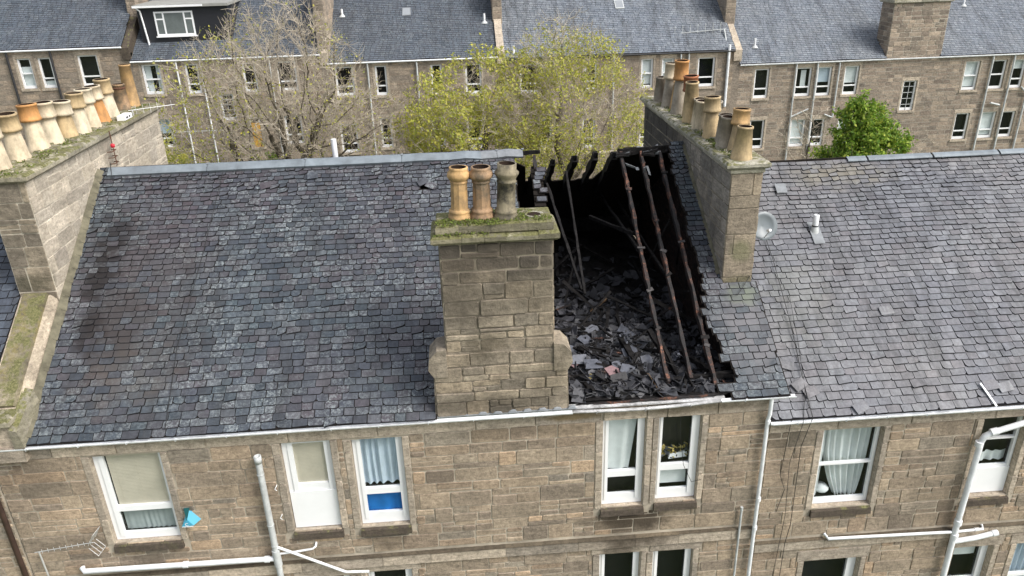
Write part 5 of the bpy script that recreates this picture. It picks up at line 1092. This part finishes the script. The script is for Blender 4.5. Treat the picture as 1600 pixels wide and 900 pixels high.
for (a,c,z0,z1),lab in FCUR:
    col=GREYC if 'grey' in lab else NET
    m=MB(); n=14; m.add([(a+(c-a)*i/n,YF+.2+.02*(i%2),z) for z in (z0,z1) for i in range(n+1)],[(i,i+1,n+2+i,n+1+i) for i in range(n)],col,True); tag(m.build('curtain'),lab,'curtain')

# ================================================================ TREES
def tree(name,base,trunk_top,crowns,natt,seed,label,leafmat=None,nleaf=0,leafsz=.06,step=.32,twigs=2,barkm=BARK,bare_top=0,lean=(0,0),minr=.009,gravity=0,cat='tree',leafclump=.35,trunk_r=None):
    rg=random.Random(seed); base=Vector(base); tt=Vector(trunk_top)
    att=[]
    for (c,rx,ry,rz,k) in crowns:
        c=Vector(c)
        for i in range(int(natt*k)):
            d=Vector((rg.gauss(0,1),rg.gauss(0,1),rg.gauss(0,1))).normalized()*(rg.random()**.45)
            q=c+Vector((d.x*rx,d.y*ry,d.z*rz))
            if mnoise.noise(q*.55)<-.28: continue
            att.append(q)
    nodes=[base.copy()]; par=[-1]; n=max(2,int((tt-base).length/step))
    for i in range(1,n+1):
        q=base.lerp(tt,i/n)+Vector((mnoise.noise(Vector((i*.3,seed,0)))*.25,mnoise.noise(Vector((i*.3,seed,5)))*.25,0)); nodes.append(q); par.append(len(nodes)-2)
    alive=att[:]; infl=step*9; kill=step*1.5
    kd=None
    for it in range(90):
        kd=kdtree.KDTree(len(nodes))
        for i,q in enumerate(nodes): kd.insert(q,i)
        kd.balance(); acc={}; nxt=[]
        for a in alive:
            co,i,d=kd.find(a)
            if d<kill: continue
            nxt.append(a)
            if d<infl or it<12:
                v=(a-co).normalized(); acc[i]=acc.get(i,Vector((0,0,0)))+v
        alive=nxt
        if not acc: break
        for i,v in acc.items():
            if v.length<1e-4: continue
            dirp=(nodes[i]-nodes[par[i]]).normalized() if par[i]>=0 else Z_
            v=(v.normalized()+dirp*.35+Vector((rg.gauss(0,.22),rg.gauss(0,.22),rg.gauss(0,.22)-gravity))).normalized(); nodes.append(nodes[i]+v*step); par.append(i)
        if len(nodes)>14000: break
    ch=[[] for _ in nodes]
    for i,p_ in enumerate(par):
        if p_>=0: ch[p_].append(i)
    rad=[0]*len(nodes)
    for i in range(len(nodes)-1,-1,-1):
        rad[i]=minr if not ch[i] else (sum(rad[c]**2.15 for c in ch[i]))**(1/2.15)
    sc=1
    if trunk_r: sc=trunk_r/rad[0]
    rad=[max(minr*.8,r_*(sc if r_>minr*4 else 1)) for r_ in rad]
    root=empty(name,tuple(base),label,cat)
    big,sml=MB(),MB()
    for i,p_ in enumerate(par):
        if p_<0: continue
        a,b=nodes[p_],nodes[i]; ra,rb2=min(rad[p_],rad[i]*1.25),rad[i]
        if rad[i]>.035: big.tube([a,b],[ra,rb2],barkm,7,False)
        else: sml.tube([a,b],[ra,rb2],TWIG if rad[i]<.02 else barkm,3,False)
    tips=[i for i in range(len(nodes)) if rad[i]<minr*3 and par[i]>=0]
    ends=[]
    for i in tips:
        for k in range(twigs):
            d=(nodes[i]-nodes[par[i]]).normalized(); v=(d*.6+Vector((rg.gauss(0,.6),rg.gauss(0,.6),rg.gauss(0,.5)+.15))).normalized(); L=rg.uniform(.2,.6)
            q=nodes[i]; m1=q+v*L*.5; v2=(v+Vector((rg.gauss(0,.3),rg.gauss(0,.3),rg.gauss(0,.3)+.2))).normalized(); e=m1+v2*L*.5
            sml.tube([q,m1,e],[minr*.75,minr*.6,minr*.4],TWIG,3,False); ends+= [m1,e]
    big.build('trunk',root); sml.build('branches',root)
    if leafmat and nleaf:
        m=MB(); cand=[e for e in ends if mnoise.noise(e*leafclump+Vector((seed,0,0)))>-.12-bare_top]
        if not cand: cand=ends
        for i in range(nleaf):
            e=rg.choice(cand)+Vector((rg.gauss(0,.10),rg.gauss(0,.10),rg.gauss(0,.10))); s_=leafsz*rg.uniform(.6,1.3); u=Vector((rg.gauss(0,1),rg.gauss(0,1),rg.gauss(0,1)-.5)).normalized(); v=u.orthogonal().normalized(); v=(v*math.cos(i)+u.cross(v)*math.sin(i))
            m.poly([e,e+u*s_*.5+v*s_*.28,e+u*s_,e+u*s_*.5-v*s_*.28],leafmat)
        m.build('crown',root)
    return root
tree('deciduous_tree',(-9.3,20,1.9),(-9.4,20,9.6),[((-10.0,20,12.2),2.5,2.2,3.4,1),((-12.0,20.2,11.0),2.0,1.5,1.6,.4)],900,3,'slim nearly bare tree with a few yellow leaves left of the taller bare tree',LEAFY,2600,.12,barkm=BARKD,twigs=4,trunk_r=.24,bare_top=-.05)
tree('deciduous_tree',(-6.7,19,1.7),(-6.75,19,9.4),[((-6.9,19,13.0),3.3,2.6,3.7,1),((-4.4,18.6,11.6),2.5,2.0,2.2,.5)],2400,8,'tall bare twiggy tree in front of the far terrace',LEAFY,1500,.11,barkm=BARKD,twigs=6,trunk_r=.32,step=.28,minr=.0105)
tree('deciduous_tree',(.6,19,1.7),(.9,19,8.6),[((.3,19,11.2),3.0,2.4,3.0,1),((1.8,19.4,12.0),2.4,2.0,2.5,.5),((-1.6,19,10.5),1.6,1.5,1.6,.25)],1500,12,'yellow-green leafy tree rising behind the centre chimney',LEAFY,17000,.13,barkm=BARK,twigs=5,trunk_r=.26,bare_top=-.02,leafclump=.6)
tree('deciduous_tree',(5.0,18.5,1.6),(4.6,18.5,8.3),[((4.4,18.5,12.0),2.9,2.4,3.7,1),((6.5,18.5,10.8),2.1,1.8,2.8,.5),((2.3,18.7,12.2),1.5,1.6,1.9,.3)],2400,15,'tall half-bare yellow-green tree behind the burnt roof opening',LEAFY,15000,.11,barkm=BARK,twigs=5,trunk_r=.26,bare_top=-.05,step=.28)
tree('small_tree',(8.0,22,2.4),(8.1,22,8.0),[((8.1,22,10.2),1.3,1.3,2.4,1)],400,19,'thin bare sapling left of the right chimney pots',LEAFY,900,.09,barkm=BARKD,twigs=3,trunk_r=.1)
tree('bare_bush',(17.5,24,3),(17.6,24,7.6),[((17.6,24,9.0),2.2,1.6,1.9,1)],500,23,'bare grey bush left of the evergreen',None,0,.1,barkm=BARKD,twigs=3,trunk_r=.1,cat='bush')
tree('evergreen_tree',(17.9,19,1.7),(17.95,19,8.2),[((17.2,19,11.0),.55,.6,.75,.35),((17.6,19,10.2),1.0,1.0,.8,.6),((18.3,19,10.4),.6,.6,.6,.3),((18.9,19,9.7),.75,.8,.8,.4),((16.7,19,9.3),.9,.9,.45,.3),((17.6,18.6,9.2),1.2,1.0,.6,.4)],240,29,'dense bright green evergreen bush top above the right ridge',LEAFG,15000,.16,barkm=BARKD,twigs=4,trunk_r=.18,bare_top=.05,leafclump=2.2,step=.26)
tree('bare_bush',(23.5,26,3.4),(23.6,26,6.8),[((23.6,26,7.9),2.0,1.4,1.1,1)],300,37,'bare brown bush below the broad chimney gable',None,0,.1,barkm=BARK,twigs=3,trunk_r=.08,cat='bush')
tree('shrub',(-8.9,22,2.5),(-8.9,22,7.5),[((-8.7,22,8.6),1.1,1.0,1.0,1)],140,39,'low dark green shrub behind the ridge under the bare trees',LEAFG,6000,.12,barkm=BARKD,twigs=2,trunk_r=.08,bare_top=.6,cat='shrub')
tree('shrub',(-14.3,23,2.7),(-14.3,23,8.0),[((-14.2,23,9.4),1.4,1.0,1.0,1)],160,40,'yellowing shrub beyond the left stack',LEAFY,3500,.12,barkm=BARKD,twigs=2,trunk_r=.08,bare_top=.6,cat='shrub')
# garden walls
m=MB(); m.box(6,14,27.0,27.4,3,7.9,MORT); blocks(m,courses(6,14,5,7.9,rf,(.2,.3),(.3,.7),.2),Vector((0,27,0)),X_,Z_,-Y_,FARST,rf); tag(m.build('garden_wall'),'stone garden wall below the far terrace behind the yellow-green tree','wall')
for o in scene.objects:
    if '_w' in o: del o['_w']
